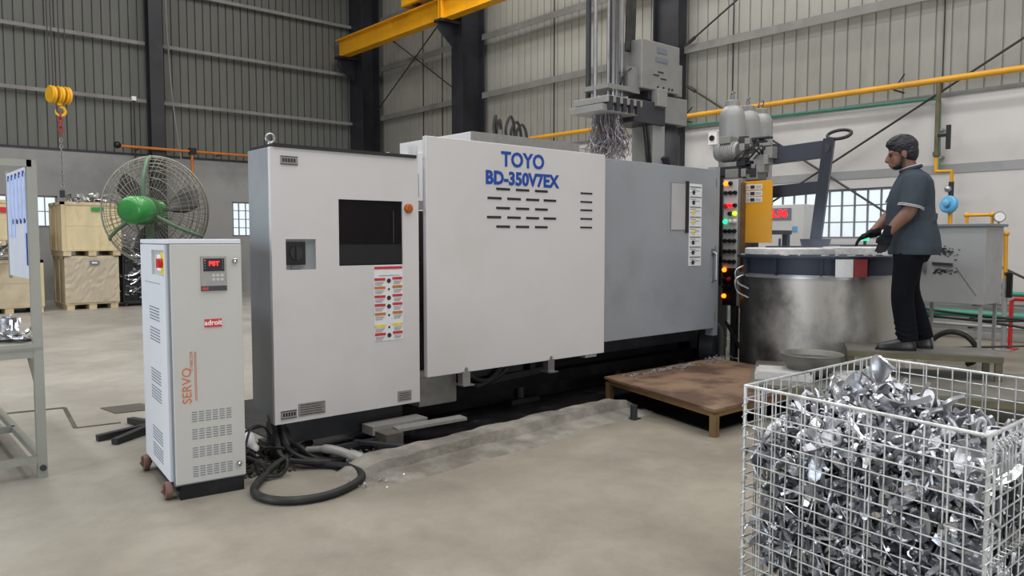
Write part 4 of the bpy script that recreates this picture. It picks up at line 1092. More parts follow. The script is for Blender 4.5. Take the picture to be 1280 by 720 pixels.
# ================================================================== WOODEN CRATES
def crate(label, x0, x1, y0, y1, z0, h, m, wrap=False, group='wooden crates by the far wall'):
    t = thing('wooden_crate', label, 'crate', ((x0 + x1) / 2, (y0 + y1) / 2, z0), 0, group)
    zf = z0 + .12
    n = 3
    for k in range(n):        # pallet blocks with gaps
        xc = x0 + .09 + (x1 - x0 - .18) * k / (n - 1)
        MB().box(xc - .07, xc + .07, y0 + .01, y1, z0, zf - .02).build('pallet_block', 'wood_batten', t)
    MB().box(x0, x1, y0, y1, zf - .02, zf).build('pallet_deck', m, t)
    zt = z0 + h
    pl = (zt - zf - .01) / 2
    for k in range(2):
        MB().box(x0 + .01, x1 - .01, y0 + .02, y0 + .04, zf + k * pl + .003, zf + (k + 1) * pl).build('front_board', m, t)
        MB().box(x0 + .02, x0 + .04, y0 + .04, y1 - .02, zf + k * pl + .003, zf + (k + 1) * pl).build('side_board', m, t)
        MB().box(x1 - .04, x1 - .02, y0 + .04, y1 - .02, zf + k * pl + .003, zf + (k + 1) * pl).build('side_board', m, t)
        MB().box(x0 + .01, x1 - .01, y1 - .04, y1 - .02, zf + k * pl + .003, zf + (k + 1) * pl).build('back_board', m, t)
    for x in (x0, x1 - .07):
        MB().box(x, x + .07, y0, y0 + .022, zf, zt).build('batten', 'wood_batten', t)
    for y in (y0 + .02, y1 - .10, (y0 + y1) / 2):
        MB().box(x0, x0 + .022, y, y + .08, zf, zt).build('batten', 'wood_batten', t)
    MB().box(x0, x1, y0, y0 + .022, zt - .06, zt).build('top_rail', 'wood_batten', t)
    MB().box(x0, x0 + .022, y0, y1, zt - .06, zt).build('top_rail', 'wood_batten', t)
    MB().box(x0 + .03, x1 - .03, y0 + .03, y1 - .03, zt - .12, zt - .10).build('inner_floor', m, t)
    if wrap:
        f = MB()
        nx, nz = 18, 12; rr = random.Random(4)
        vs = []
        for j in range(nz + 1):
            for i in range(nx + 1):
                vs.append((x0 - .005 + (x1 - x0 + .01) * i / nx, y0 - .012 - rr.random() * .02, zf + .02 + (zt - zf - .04) * j / nz))
        f.add(vs, [(j * (nx + 1) + i, j * (nx + 1) + i + 1, (j + 1) * (nx + 1) + i + 1, (j + 1) * (nx + 1) + i) for j in range(nz) for i in range(nx)])
        fo = f.build('shrink_film', 'film_glass', t); fo.modifiers.new('t', 'SOLIDIFY').thickness = .002
    return t
CY = 17.35
c1 = crate('pallet crate wrapped in clear film at the bottom of the stack by the fan', 3.30, 4.28, CY, CY + 1.1, 0, 1.08, 'wood_ply_pale', True)
pl = MB().box(3.74, 3.92, CY - .045, CY - .03, .90, .98).build('label_card', 'servo_trim', c1); MB().box(3.78, 3.88, CY - .047, CY - .044, .925, .955).build('print', 'white_print', pl)
c2 = crate('pale plywood crate with green sticker on top of the wrapped crate', 3.26, 4.34, CY - .05, CY + 1.15, 1.08, 1.08, 'wood_ply')
MB().box(3.80, 4.02, CY - .058, CY - .045, 1.98, 2.06).build('green_sticker', 'fan_green', c2)
c3 = crate('lower plywood crate at the far left behind the notice board', 1.75, 2.92, CY - .1, CY + 1.0, 0, 1.02, 'wood_ply_pale')
c4 = crate('upper plywood crate with red and white sticker at the far left', 1.70, 2.82, CY - .05, CY + 1.0, 1.30, .86, 'wood_ply')
p_ = MB().box(2.24, 2.42, CY - .058, CY - .045, 1.92, 2.02).build('red_sticker', 'stabiliser_red', c4)
MB().box(2.44, 2.56, CY - .058, CY - .045, 1.90, 2.02).build('white_sticker', 'white_print', c4)
# dark crate side seen between stacks
sd = thing('dark_bin', 'dark steel bin standing right of the crate stack', 'bin', (4.6, 17.9, 0))
for a, b_, c_, d_ in ((4.40, 4.43, 17.5, 18.6), (5.2, 5.23, 17.5, 18.6), (4.43, 5.2, 18.57, 18.6)):
    MB().box(a, b_, c_, d_, .08, 1.25).build('side', 'column_paint', sd)
MB().box(4.43, 5.2, 17.5, 18.57, .08, .12).build('bottom', 'column_paint', sd)
for x in (4.43, 5.15):
    for y in (17.52, 18.5): MB().box(x, x + .05, y, y + .05, 0, .08).build('foot', 'column_paint', sd)

# ================================================================== RACK TABLE AT THE LEFT
tb = thing('rack_table', 'grey steel frame table with overhead rail at the left edge', 'table', (.35, 6.2, 0))
TX0, TX1, TY0, TY1 = -.75, .835, 5.20, 7.10
tz = .80
for x, y, h in ((TX1, TY0, 1.86), (TX0, TY0, 1.86), (TX1 - .02, TY1, .80), (TX0, TY1, .80)):
    MB().box(x - .025, x + .025, y - .025, y + .025, .0, h).build('post', 'table_grey', tb)
MB().box(TX0, TX1, TY0 - .025, TY0 + .015, 1.82, 1.86).build('top_rail', 'table_grey', tb)
MB().box(TX0 - .02, TX1 + .02, TY0 - .03, TY1 + .03, tz - .035, tz - .030).build('under_plate', 'table_grey', tb)
MB().box(TX0 - .02, TX1 + .02, TY0 - .03, TY1 + .03, tz - .030, tz, .003).build('table_top', 'table_grey', tb)
for y in (TY0, TY1): MB().box(TX0, TX1, y - .02, y + .02, tz - .085, tz - .035).build('apron', 'table_grey', tb)
for x in (TX0, TX1): MB().box(x - .02, x + .02, TY0, TY1, tz - .085, tz - .035).build('apron', 'table_grey', tb)
for y in (TY0, (TY0 + TY1) / 2, TY1): MB().box(TX0, TX1, y - .02, y + .02, .09, .13).build('stretcher', 'table_grey', tb)
for x in (TX0, TX1): MB().box(x - .02, x + .02, TY0, TY1, .09, .13).build('stretcher', 'table_grey', tb)
MB().bar((TX1, TY0 + .02, .5), (TX1, TY0 + .35, .72), .02, .02).build('gusset', 'table_grey', tb)
for x in (TX1, TX0): MB().cyl((x, TY0 - .04, .06), (x, TY0 + .0, .06), .018, 10).build('bolt', 'machine_dark', tb)
bo_ = thing('notice_board', 'white notice board with taped blue sheets on the rack', 'notice board', (.86, 5.7, 1.2))
MB().box(.822, .834, 5.25, 6.0, 1.17, 1.83).build('panel', 'board_white', bo_)
MB().box(.818, .838, 5.24, 5.26, 1.15, 1.85).build('edge', 'table_grey', bo_)
MB().box(.818, .838, 5.99, 6.01, 1.15, 1.85).build('edge', 'table_grey', bo_)
for k in range(5):
    y = 5.30 + k * .133
    MB().box(.818, .822, y, y + .115, 1.52 - (.0 if k < 3 else .10), 1.795).build('sheet', 'paper_blue', bo_)
    MB().box(.816, .819, y + .04, y + .075, 1.775, 1.81).build('tape', 'tape_blue', bo_)
    if k < 4:
        MB().box(.816, .819, y + .04, y + .075, 1.50, 1.53).build('tape', 'tape_blue', bo_)
MB().box(.818, .822, 5.29, 5.38, 1.25, 1.50).build('sheet', 'paper_blue', bo_)
MB().box(.816, .819, 5.29, 5.32, 1.25, 1.44).build('ink_stripe', 'tape_blue', bo_)
# ================================================================== FURNACE
FX0, FY0, FR = 7.40, 3.78, .775
soot('furnace_steel', FX0, FY0, -.70, .66)
fu_ = thing('holding_furnace', 'round soot stained steel holding furnace with dark rim band', 'furnace', (FX0, FY0, 0))
MB().lathe([(FR, .0), (FR, 1.06)], 64, (FX0, FY0, 0)).build('shell', 'furnace_steel', fu_, True)
MB().lathe([(FR + .012, 1.04), (FR + .012, 1.065), (FR, 1.07), (FR, 1.075)], 64, (FX0, FY0, 0)).build('lower_hoop', 'steel', fu_, True)
MB().lathe([(FR - .01, 1.07), (FR - .01, 1.225), (FR + .04, 1.23), (FR + .04, 1.25), (.45, 1.25)], 64, (FX0, FY0, 0)).build('rim_band', 'furnace_band', fu_, True)
ca, sa = math.cos, math.sin
toCam = math.atan2(-FY0, -FX0)
for da in (-62, -30, 0, 30, 62):
    a = toCam + R(da); g = MB(Matrix.Translation((FX0 + FR * ca(a), FY0 + FR * sa(a), 0)) @ Matrix.Rotation(a, 4, 'Z'))
    g.box(-.01, .03, -.006, .006, 1.07, 1.23); g.build('band_gusset', 'furnace_band', fu_)
for nm, da, w_, m_ in (('white_tag', 13.5, .15, 'paper'), ('red_tag', 23.5, .12, 'hook_red')):
    a = toCam + R(da)
    g = MB(Matrix.Translation((FX0 + (FR + .045) * ca(a), FY0 + (FR + .045) * sa(a), 1.15)) @ Matrix.Rotation(a, 4, 'Z'))
    g.box(-.006, .006, -w_ / 2, w_ / 2, -.085, .075); g.build(nm, m_, fu_)
a = toCam + R(22); MF = Matrix.Translation((FX0 + (FR + .002) * ca(a), FY0 + (FR + .002) * sa(a), .86)) @ Matrix.Rotation(a + R(90), 4, 'Z') @ Matrix.Rotation(R(90), 4, 'X')
MB().text('A', .10, MF, depth=.0008).build('stencil_mark', 'label_grey', fu_)
# soot: fused lids
for (x, y, r_, z, h, nm) in ((FX0 - .28, FY0 + .20, .42, 1.25, .075, 'lid'), (FX0 + .18, FY0 - .30, .36, 1.25, .085, 'lid'), (FX0 + .25, FY0 + .30, .30, 1.25, .06, 'lid')):
    g = MB(); g.lathe([(r_ * .96, 0), (r_, .012), (r_, h - .012), (r_ * .95, h), (0, h)], 40, (x, y, z)); lo = g.build(nm, 'refractory', fu_, True)
    g = MB(); g.bar((x - r_ * .5, y + r_ * .3, z + h + .008), (x + r_ * .4, y - r_ * .35, z + h + .008), .03, .016); g.build('lid_strap', 'robot_dark', lo)
MB().lathe([(.12, 1.25), (.16, 1.25), (.16, 1.29), (.12, 1.29)], 24, (FX0 + .03, FY0 + .07, 0)).build('pour_mouth', 'robot_dark', fu_, True)
g = MB()
rn = random.Random(8)
for k in range(60):
    a = rn.uniform(0, 2 * PI); q = FR * rn.uniform(.75, 1.0); s_ = rn.uniform(.008, .025)
    g.M = Matrix.Translation((FX0 + q * ca(a), FY0 + q * sa(a), 1.254)) @ Matrix.Rotation(rn.random() * 3, 4, 'Z'); g.box(-s_, s_, -s_ * .6, s_ * .6, 0, .01)
g.M = None
o = g.build('dross_crumbs', 'refractory', fu_); o['kind'] = 'stuff'
a = toCam - R(64)
for dz in (.0, .09):
    g = MB(); g.tube(spline([(FX0 + (FR - .02) * ca(a), FY0 + (FR - .02) * sa(a), 1.16 - dz), (FX0 + (FR + .10) * ca(a), FY0 + (FR + .10) * sa(a), 1.10 - dz), (FX0 + (FR + .08) * ca(a), FY0 + (FR + .08) * sa(a), .98 - dz), (FX0 + (FR) * ca(a + .1), FY0 + (FR) * sa(a + .1), .92 - dz)]), .010, 6); g.build('thermocouple_lead', 'steel', fu_, True)
# green drum end and steel drum behind, between grey door and furnace
t = thing('green_bucket', 'green bucket half hidden left of the furnace', 'bucket', (8.75, 5.74, 0))
MB().lathe([(.13, 0), (.16, .7), (.165, .7), (.165, .73), (.15, .73), (.12, .02)], 24, (8.75, 5.74, 0)).build('body', 'pipe_green', t, True)
MB().lathe([(.166, .66), (.174, .67), (.174, .73), (.166, .74)], 24, (8.75, 5.74, 0)).build('rim', 'pipe_green', t, True)
t = thing('steel_drum', 'shiny steel drum half hidden left of the furnace', 'drum', (8.12, 5.17, 0))
MB().lathe([(.13, 0), (.13, .66), (.12, .68), (0, .68)], 28, (8.12, 5.17, 0)).build('body', 'galvanised', t, True)
for z in (.2, .42): MB().lathe([(.131, z - .012), (.137, z), (.131, z + .012)], 28, (8.12, 5.17, 0)).build('hoop', 'galvanised', t, True)

# ---- white electrical cabinet with red display behind the furnace
t = thing('furnace_controller', 'white furnace control cabinet with red digital display', 'cabinet', (10.7, 5.9, 0))
MB().box(10.5, 10.9, 5.65, 6.35, .1, 1.92, .006).build('body', 'machine_white', t)
dpl = MB().box(10.485, 10.5, 5.84, 6.24, 1.70, 1.87).build('display', 'servo_trim', t)
MB().text('6.96', .16, FX(10.482, 6.03, 1.785), bold=.006, depth=.002).build('digits', 'red_led', dpl)
MB().cyl((10.49, 6.05, 1.52), (10.5, 6.05, 1.52), .015, 10).build('knob', 'black_plastic', t)
MB().box(10.49, 10.5, 5.74, 5.82, 1.52, 1.60).build('plate', 'blue_device', t)
MB().box(10.49, 10.5, 6.0, 6.03, 1.30, 1.42).build('handle', 'machine_dark', t)
for y in (5.7, 6.3): MB().box(10.52, 10.88, y - .04, y + .04, 0, .1).build('foot', 'machine_dark', t)
t = thing('low_bench', 'dark blue low bench under the barred window', 'bench', (11.4, 5.4, 0))
MB().box(11.0, 11.7, 4.6, 6.6, 1.22, 1.34, .006).build('top', 'servo_trim', t)
for y in (4.7, 6.5):
    for x in (11.05, 11.65): MB().box(x - .03, x + .03, y - .03, y + .03, 0, 1.22).build('leg', 'machine_dark', t)
MB().box(11.05, 11.65, 4.7, 6.5, .4, .44).build('shelf', 'servo_trim', t)
t = thing('signal_lamp', 'small lit green signal lamp beyond the worker', 'lamp', (10.6, 4.8, 0))
MB().cyl((10.6, 4.80, 1.1), (10.6, 4.80, 1.40), .02, 10).build('stem', 'machine_dark', t)
MB().lathe([(0, 1.46), (.045, 1.46), (.05, 1.45), (.05, 1.39), (0, 1.39)], 16, (10.6, 4.80, 0)).build('lens', 'green_led', t, True)
MB().box(10.42, 10.78, 4.6, 5.0, 0, 1.1, .006).build('box', 'machine_white', t)

# ---- grey tank at the right
t = thing('quench_tank', 'grey sheet steel tank on legs with burnt hinge behind the worker', 'tank', (9.4, 3.15, 0))
b = MB(); b.box(9.2, 9.75, 2.875, 3.62, .70, 1.545, .008); bo = b.build('body', 'tank_grey', t)
MB().box(9.17, 9.78, 2.84, 3.65, 1.545, 1.575, .004).build('lid', 'servo_trim', t)
for y in (2.92, 3.58):
    for x in (9.25, 9.7): MB().box(x - .016, x + .016, y - .016, y + .016, 0, .70).build('leg', 'tank_grey', t)
MB().bar((9.19, 3.40, 1.14), (9.19, 3.19, 1.13), .02, .03).build('hinge', 'chrome', t)
g = MB()
rn = random.Random(21)
for k in range(110):
    y = 3.28 + rn.gauss(0, .06); z = 1.27 + rn.gauss(0, .025) - (y - 3.28) * -.2; s_ = rn.uniform(.003, .009)
    if k % 3 == 0: z = 1.05 + rn.gauss(0, .015)
    g.box(9.192, 9.201, y - s_ * 1.6, y + s_ * 1.6, z - s_ * .5, z + s_ * .5)
o = g.build('char_marks', 'ink_black', t); o['kind'] = 'stuff'
MB().bar((9.195, 3.16, 1.10), (9.195, 2.95, .80), .004, .004).build('scratch', 'chrome', t)
MB().box(9.16, 9.2, 3.46, 3.50, 1.05, 1.35).build('post', 'steel', t)

# ---- gas train at the right wall
t = thing('gas_valve_train', 'yellow gas drop pipe with black valve and blue regulator on the wall', 'gas valve', (11.85, 4.4, 2.4))
MB().tube([(11.85, 4.38, 3.66), (11.85, 4.38, 2.58)], .035, 10).build('drop', 'step_olive', t, True)
MB().tube([(11.85, 4.38, 2.58), (11.85, 4.38, 2.38), (11.85, 4.17, 2.37), (11.85, 4.17, 2.22)], .030, 10).build('elbow_run', 'pipe_yellow', t, True)
MB().cyl((11.85, 4.38, 2.60), (11.85, 4.38, 2.66), .05, 12).build('union', 'step_olive', t, True)
g = MB(); g.box(11.80, 11.84, 4.19, 4.25, 2.68, 3.02, .006).bar((11.84, 4.40, 2.88), (11.82, 4.22, 2.88), .03, .04); g.build('lever_valve', 'black_plastic', t)
MB().cyl((11.85, 4.17, 2.22), (11.85, 4.17, 2.02), .035, 12).build('ball_valve', 'machine_dark', t, True)
MB().ball((11.82, 4.20, 2.12), .05, 10).build('valve_knob', 'steel', t, True)
g = MB(); g.lathe([(0, -.05), (.10, -.05), (.125, -.03), (.125, .03), (.10, .05), (0, .05)], 24, (11.82, 4.18, 1.90), (-1, .3, .2)); g.build('regulator', 'blue_device', t, True)
g = MB(); g.lathe([(0, 0), (.05, 0), (.05, .05), (.03, .06), (0, .06)], 16, (11.77, 4.18, 1.91), (-1, .3, .2)); g.build('regulator_cap', 'blue_device', t, True)
MB().tube([(11.85, 4.17, 1.80), (11.85, 4.17, 1.45)], .030, 10).build('tail', 'pipe_yellow', t, True)
t = thing('gas_stand_pipe', 'yellow gas stand pipe with pressure gauge beside the grey tank', 'gas pipe', (11.0, 3.3, 0))
MB().tube([(11.0, 3.67, 1.50), (11.0, 3.67, 1.72), (11.0, 3.38, 1.72), (11.0, 3.38, 1.49), (11.0, 3.22, 1.48), (11.0, 3.21, .92)], .026, 10).build('yellow_run', 'pipe_yellow', t, True)
for y, z in ((3.67, 1.72), (3.38, 1.72), (3.38, 1.49), (3.215, 1.48)): MB().ball((11.0, y, z), .038, 10).build('elbow', 'pipe_yellow', t, True)
MB().tube([(11.0, 3.21, .92), (11.0, 3.20, .02)], .030, 10).build('grey_run', 'tank_grey', t, True)
MB().box(10.92, 11.08, 3.12, 3.28, 0, .02).build('foot', 'tank_grey', t)
g = MB(); g.lathe([(0, -.02), (.065, -.02), (.07, 0), (.065, .02), (0, .02)], 24, (10.97, 3.29, 1.69), (-.9, -.4, 0)); ga = g.build('gauge', 'steel', t, True)
g = MB(); g.lathe([(0, 0), (.055, 0), (.055, .003), (0, .003)], 24, (10.95, 3.281, 1.69), (-.9, -.4, 0)); g.build('dial', 'white_print', ga)
MB().cyl((10.98, 3.30, 1.62), (10.98, 3.30, 1.50), .014, 8).build('gauge_stem', 'steel', t)
for y, z in ((3.30, 1.43), (3.15, .88)):
    g = MB(); g.box(10.95, 11.0, y - .03, y + .03, z - .20, z + .12, .006); g.build('lever', 'black_plastic', t)
    MB().cyl((10.98, y + .06, z + .1), (10.98, y - .02, z + .1), .02, 8).build('valve_stem', 'machine_dark', t)
# service pipes low on the wall
for nm, lab, z, x, m_, r_ in (('water_pipe', 'upper green water pipe low along the right wall', .66, 12.05, 'pipe_green', .035), ('water_pipe', 'lower green water pipe just above the floor by the right wall', .36, 12.0, 'pipe_green', .055), ('air_pipe', 'grey pipe between the two green pipes by the right wall', .52, 12.08, 'tank_grey', .03), ('drain_pipe', 'pale thin pipe lowest of those along the right wall', .20, 11.95, 'tank_grey', .025)):
    t = thing(nm, lab, 'pipe', (x, 4, z), 0, 'low wall pipes')
    MB().tube([(x, 8.0, z), (x, 1.5, z)], r_, 10).build('run', m_, t, True)
    for y in (6.0, 3.9, 2.8): MB().box(x - .02, 12.2, y - .02, y + .02, z - r_ - .02, z - r_).build('bracket', 'machine_dark', t)
t = thing('black_hose', 'black rubber hose curling in a half loop on the floor by the tank', 'hose', (9.6, 3.3, 0))
MB().tube(spline([(9.35, 3.52, .06), (9.3, 3.42, .26), (9.3, 3.26, .37), (9.3, 3.08, .35), (9.3, 2.96, .22), (9.3, 2.98, .08), (9.34, 3.06, .03)]), .03, 10).build('loop', 'rubber_black', t, True)
MB().tube([(9.3, 3.42, .17), (9.35, 2.4, .30)], .012, 8).build('lance', 'rod_dark', t, True)
MB().tube([(9.28, 3.50, .13), (9.28, 3.44, .20), (9.28, 3.42, .32)], [.05, .06, .03], 12).build('nozzle', 'label_grey', t, True)
for k, (z0_, z1_, z2_) in enumerate(((.62, .52, .48), (.54, .45, .52), (.44, .44, .30))):
    t = thing('slung_cable', ('top', 'middle', 'lowest')[k] + ' of the three dark cables slung under the grey tank', 'cable', (10.0, 3.2, z1_), 0, 'cables under the tank')
    MB().tube(spline([(10.0 + k * .1, 4.4, z0_), (10.0 + k * .1, 3.3, z1_), (10.2 + k * .1, 2.2, z2_)]), .016, 6).build('run', 'rubber_black', t, True)
t = thing('hose_line', 'dark hose rising past the grey tank to the left', 'hose', (11.5, 3, 1))
MB().tube([(11.3, 3.55, 1.15), (11.3, 2.2, .48)], .016, 8).build('run', 'rod_dark', t, True)
t = thing('red_rail', 'red tubular guard rail at the right edge', 'rail', (11.25, 3.2, 0))
MB().tube([(11.25, 3.20, .01), (11.25, 3.20, .62), (11.25, 3.15, .65), (11.25, 2.0, .65), (11.25, 1.95, .62), (11.25, 1.95, .01)], .026, 10).build('tube', 'red_paint', t, True)
for y in (3.2, 1.95): MB().box(11.17, 11.33, y - .08, y + .08, 0, .012).build('foot', 'red_paint', t)

# ================================================================== STEPS UNDER THE WORKER
U = Vector((.48, -.877, 0)); V = Vector((.877, .48, 0))       # along the front edge, and away
P1 = Vector((6.36, 3.0, 0))
def quad(o, du0, du1, dv0, dv1): return [((o + U * a + V * b)[0], (o + U * a + V * b)[1]) for a, b in ((du0, dv0), (du1, dv0), (du1, dv1), (du0, dv1))]
up_ = thing('work_step', 'grey steel step on legs that the worker stands on', 'step', tuple(P1))
SZ = .478
MB().prism(quad(P1, 0, 1.14, 0, .50), SZ - .012, SZ).build('tread', 'step_steel', up_)
for (a0, b0, a1, b1) in ((0, .015, 1.14, .015), (0, .485, 1.14, .485), (.015, 0, .015, .50), (1.125, 0, 1.125, .50)):
    p = P1 + U * a0 + V * b0; q = P1 + U * a1 + V * b1
    MB().bar((p.x, p.y, SZ - .035), (q.x, q.y, SZ - .035), .03, .045).build('edge_angle', 'step_olive', up_)
for a0 in (.03, 1.11):
    for b0 in (.03, .46):
        p = P1 + U * a0 + V * b0; MB(Matrix.Translation(p) @ Matrix.Rotation(math.atan2(U.y, U.x), 4, 'Z')).box(-.025, .025, -.025, .025, .27, SZ - .015).build('leg', 'step_olive', up_)
lo_ = thing('lower_step', 'low grey steel platform under the worker step', 'platform', tuple(P1))
MB().prism(quad(P1, -.75, 1.6, -.75, .50), .25, .27).build('tread', 'step_steel', lo_)
for (a0, b0, a1, b1) in ((-.75, -.73, 1.6, -.73), (-.75, .48, 1.6, .48), (-.73, -.75, -.73, .50), (1.58, -.75, 1.58, .50)):
    p = P1 + U * a0 + V * b0; q = P1 + U * a1 + V * b1
    MB().bar((p.x, p.y, .225), (q.x, q.y, .225), .035, .05).build('edge_angle', 'step_olive', lo_)
for a0 in (-.70, .4, 1.55):
    for b0 in (-.70, .45):
        p = P1 + U * a0 + V * b0; MB().box(p.x - .03, p.x + .03, p.y - .03, p.y + .03, .205 if a0 < 0 else 0, .25).build('leg', 'step_olive', lo_)
# bowl and ingots on the lower platform
bw = thing('steel_bowl', 'wide steel dross bowl on the low platform in front of the furnace', 'bowl', (6.02, 3.14, .27))
MB().lathe([(.12, 0), (.17, .03), (.235, .15), (.245, .185), (.252, .19), (.248, .195), (.23, .185), (.16, .04), (0, .025)], 36, (6.02, 3.14, .27)).build('shell', 'step_steel', bw, True)
MB().lathe([(0, .16), (.15, .155), (.226, .15)], 30, (6.02, 3.14, .27)).build('dross', 'scrap_dark', bw, True)
for k, (du, dv, ro, lab) in enumerate(((-.50, -.35, 0, 'left pale aluminium ingot on the low platform behind the basket'), (.08, -.38, .25, 'right pale aluminium ingot on the low platform behind the basket'))):
    p = P1 + U * du + V * dv
    t = thing('aluminium_ingot', lab, 'ingot', (p.x, p.y, .27), math.atan2(U.y, U.x) + ro, 'pale ingots')
    for j in range(3):
        g = MB(); g.prism([(-.22, -.17 + j * .12), (.22, -.17 + j * .12), (.22, -.07 + j * .12), (-.22, -.07 + j * .12)], 0, .05); g.build('bar', 'aluminium_ingot', t)
    MB().box(-.20, .20, -.17, .17, .05, .065).build('skin', 'aluminium_ingot', t)

# ================================================================== WORKER
def fuse(mb, name, m, parent, voxel=.012, it=6, fac=.5):
    me = mb.mesh(name); o = bpy.data.objects.new(name, me); COL.objects.link(o)
    md = o.modifiers.new('r', 'REMESH'); md.mode = 'VOXEL'; md.voxel_size = voxel
    ms = o.modifiers.new('s', 'SMOOTH'); ms.iterations = it; ms.factor = fac
    m2 = bpy.data.meshes.new_from_object(o.evaluated_get(bpy.context.evaluated_depsgraph_get()))
    bpy.data.objects.remove(o); bpy.data.meshes.remove(me)
    m2.name = name; m2.materials.clear(); m2.materials.append(MATS[m])
    for p in m2.polygons: p.use_smooth = True
    r_ = bpy.data.objects.new(name, m2); COL.objects.link(r_); r_.parent = parent
    return r_
def rings(mb, rs, n=24, yaw=0):
    """rs: (cx, cy, z, rx, ry) horizontal elliptical sections"""
    vs = []; fs = []
    for cx, cy, z, rx, ry in rs:
        for k in range(n):
            t_ = 2 * PI * k / n; vs.append((cx + rx * ca(t_), cy + ry * sa(t_), z))
    for i in range(len(rs) - 1):
        for k in range(n): fs.append((i * n + k, i * n + (k + 1) % n, (i + 1) * n + (k + 1) % n, (i + 1) * n + k))
    fs.append(tuple(range(n - 1, -1, -1))); fs.append(tuple((len(rs) - 1) * n + k for k in range(n)))
    mb.add(vs, fs); return mb
wk = thing('person', 'worker in grey polo shirt, dark trousers and black gloves standing on the step', 'person', (6.752, 2.697, SZ), R(118), None)
HM_ = Matrix.Translation((.065, 0, 1.64)) @ Matrix.Rotation(R(10), 4, 'Y') @ Matrix.Scale(1.06, 4)
nearA = [(-.02, .19, 1.425), (.0, .245, 1.30), (.025, .265, 1.16), (.10, .262, 1.07), (.175, .25, .975)]
farA = [(-.02, -.19, 1.425), (.04, -.245, 1.30), (.09, -.265, 1.18), (.17, -.235, 1.08), (.26, -.19, .985)]
nearL = [(-.015, .10, .90), (.01, .105, .70), (.04, .105, .49), (.02, .10, .30), (-.015, .10, .10)]
farL = [(-.03, -.10, .90), (-.02, -.105, .70), (-.03, -.11, .49), (-.09, -.11, .30), (-.155, -.11, .10)]
b = MB()
rings(b, [(-.02, 0, .82, .13, .165), (-.01, 0, .95, .145, .165), (.0, 0, 1.08, .14, .155), (.0, 0, 1.22, .14, .175), (-.01, 0, 1.36, .125, .19), (-.02, 0, 1.43, .10, .17), (-.015, 0, 1.49, .065, .075), (.01, 0, 1.55, .058, .06), (.03, 0, 1.62, .06, .06)])
for A_ in (nearA, farA): b.tube(spline(A_, 4), [.072, .068, .066, .064, .062, .060, .058, .056, .056, .056, .055, .052, .049, .046, .042, .039, .037], 12)
for L_ in (nearL, farL): b.tube(spline(L_, 4), [.10, .10, .098, .094, .088, .082, .076, .070, .066, .066, .066, .062, .056, .05, .045, .042, .04][:17], 12)
b.M = HM_                                     # head
b.ball((-.008, 0, .035), .1, 20, (1.0, .80, 1.02))
b.ball((.035, 0, -.03), .07, 16, (.9, .85, 1.25))
b.ball((.052, 0, -.085), .045, 14, (.95, .95, .75))
b.tube([(.092, 0, .015), (.108, 0, -.012), (.118, 0, -.034), (.098, 0, -.046)], [.010, .013, .018, .012], 10)
b.ball((.094, 0, -.066), .02, 10, (.7, 1.3, .45)); b.ball((.092, 0, -.08), .019, 10, (.7, 1.2, .45))
b.ball((.084, .035, .022), .02, 10, (.6, 1.2, .5)); b.ball((.084, -.035, .022), .02, 10, (.6, 1.2, .5))
for s_ in (-1, 1): b.ball((-.008, s_ * .082, -.012), .034, 12, (.65, .28, 1.0))
b.M = None
fuse(b, 'body', 'skin', wk, .008, 4)
# eyes
for s_ in (-1, 1):
    g = MB(HM_); g.ball((.085, s_ * .034, .004), .012, 10); g.build('eye', 'hair', wk, True)
# hair
g = MB(HM_)
g.ball((-.018, 0, .058), .106, 22, (1.03, .90, .80)); g.ball((-.052, 0, .012), .088, 18, (.80, 1.0, 1.12)); g.ball((.05, 0, .088), .054, 14, (1.05, 1.4, .66)); g.ball((.0, 0, .105), .06, 14, (1.3, 1.1, .55))
for s_ in (-1, 1): g.ball((.012, s_ * .072, .028), .024, 10, (.9, .5, 1.6))
rn = random.Random(2)
for k in range(150):
    a = rn.uniform(0, 2 * PI); e = rn.uniform(.5, 1.45); d = Vector((ca(a) * ca(e), .88 * sa(a) * ca(e), .8 * sa(e)))
    c0 = Vector((-.018, 0, .066)) + d * .098
    g.tube([c0, c0 + d * .008 + Vector((.012, 0, .002)), c0 + d * .009 + Vector((.03, rn.uniform(-.01, .01), -.004))], [.008, .007, .003], 6)
fuse(g, 'hair', 'hair', wk, .005, 2)
g = MB(HM_)      # short beard along the jaw
g.ball((.046, 0, -.090), .047, 14, (.98, 1.02, .60)); 
for s_ in (-1, 1): g.tube([(.008, s_ * .068, -.03), (.018, s_ * .063, -.065), (.045, s_ * .045, -.095)], [.008, .012, .016], 8)
fuse(g, 'beard', 'hair', wk, .006, 3)
# shirt
g = MB()
rings(g, [(-.045, 0, .80, .195, .240), (-.048, 0, .86, .205, .240), (-.036, 0, .96, .204, .222), (-.016, 0, 1.08, .192, .205), (-.010, 0, 1.20, .184, .212), (-.018, 0, 1.32, .172, .220), (-.030, 0, 1.41, .146, .205), (-.028, 0, 1.465, .112, .158), (-.012, 0, 1.50, .080, .100), (-.008, 0, 1.515, .07, .078)])
for A_ in (nearA, farA):
    s2 = spline(A_, 4)[:8]; g.tube(s2, [.096, .100, .098, .096, .095, .095, .096, .098], 14)
rn = random.Random(6)
for k in range(12):      # folds
    z = rn.uniform(.88, 1.15); a = rn.uniform(.3, 5.9); r1, r2 = .192, .206
    g.tube([(-.02 + r1 * ca(a + j * .14), r2 * sa(a + j * .14), z + j * rn.uniform(-.02, .03)) for j in range(5)], [.004, .010, .012, .010, .004], 6)
sh_ = fuse(g, 'shirt', 'shirt', wk, .009, 4)
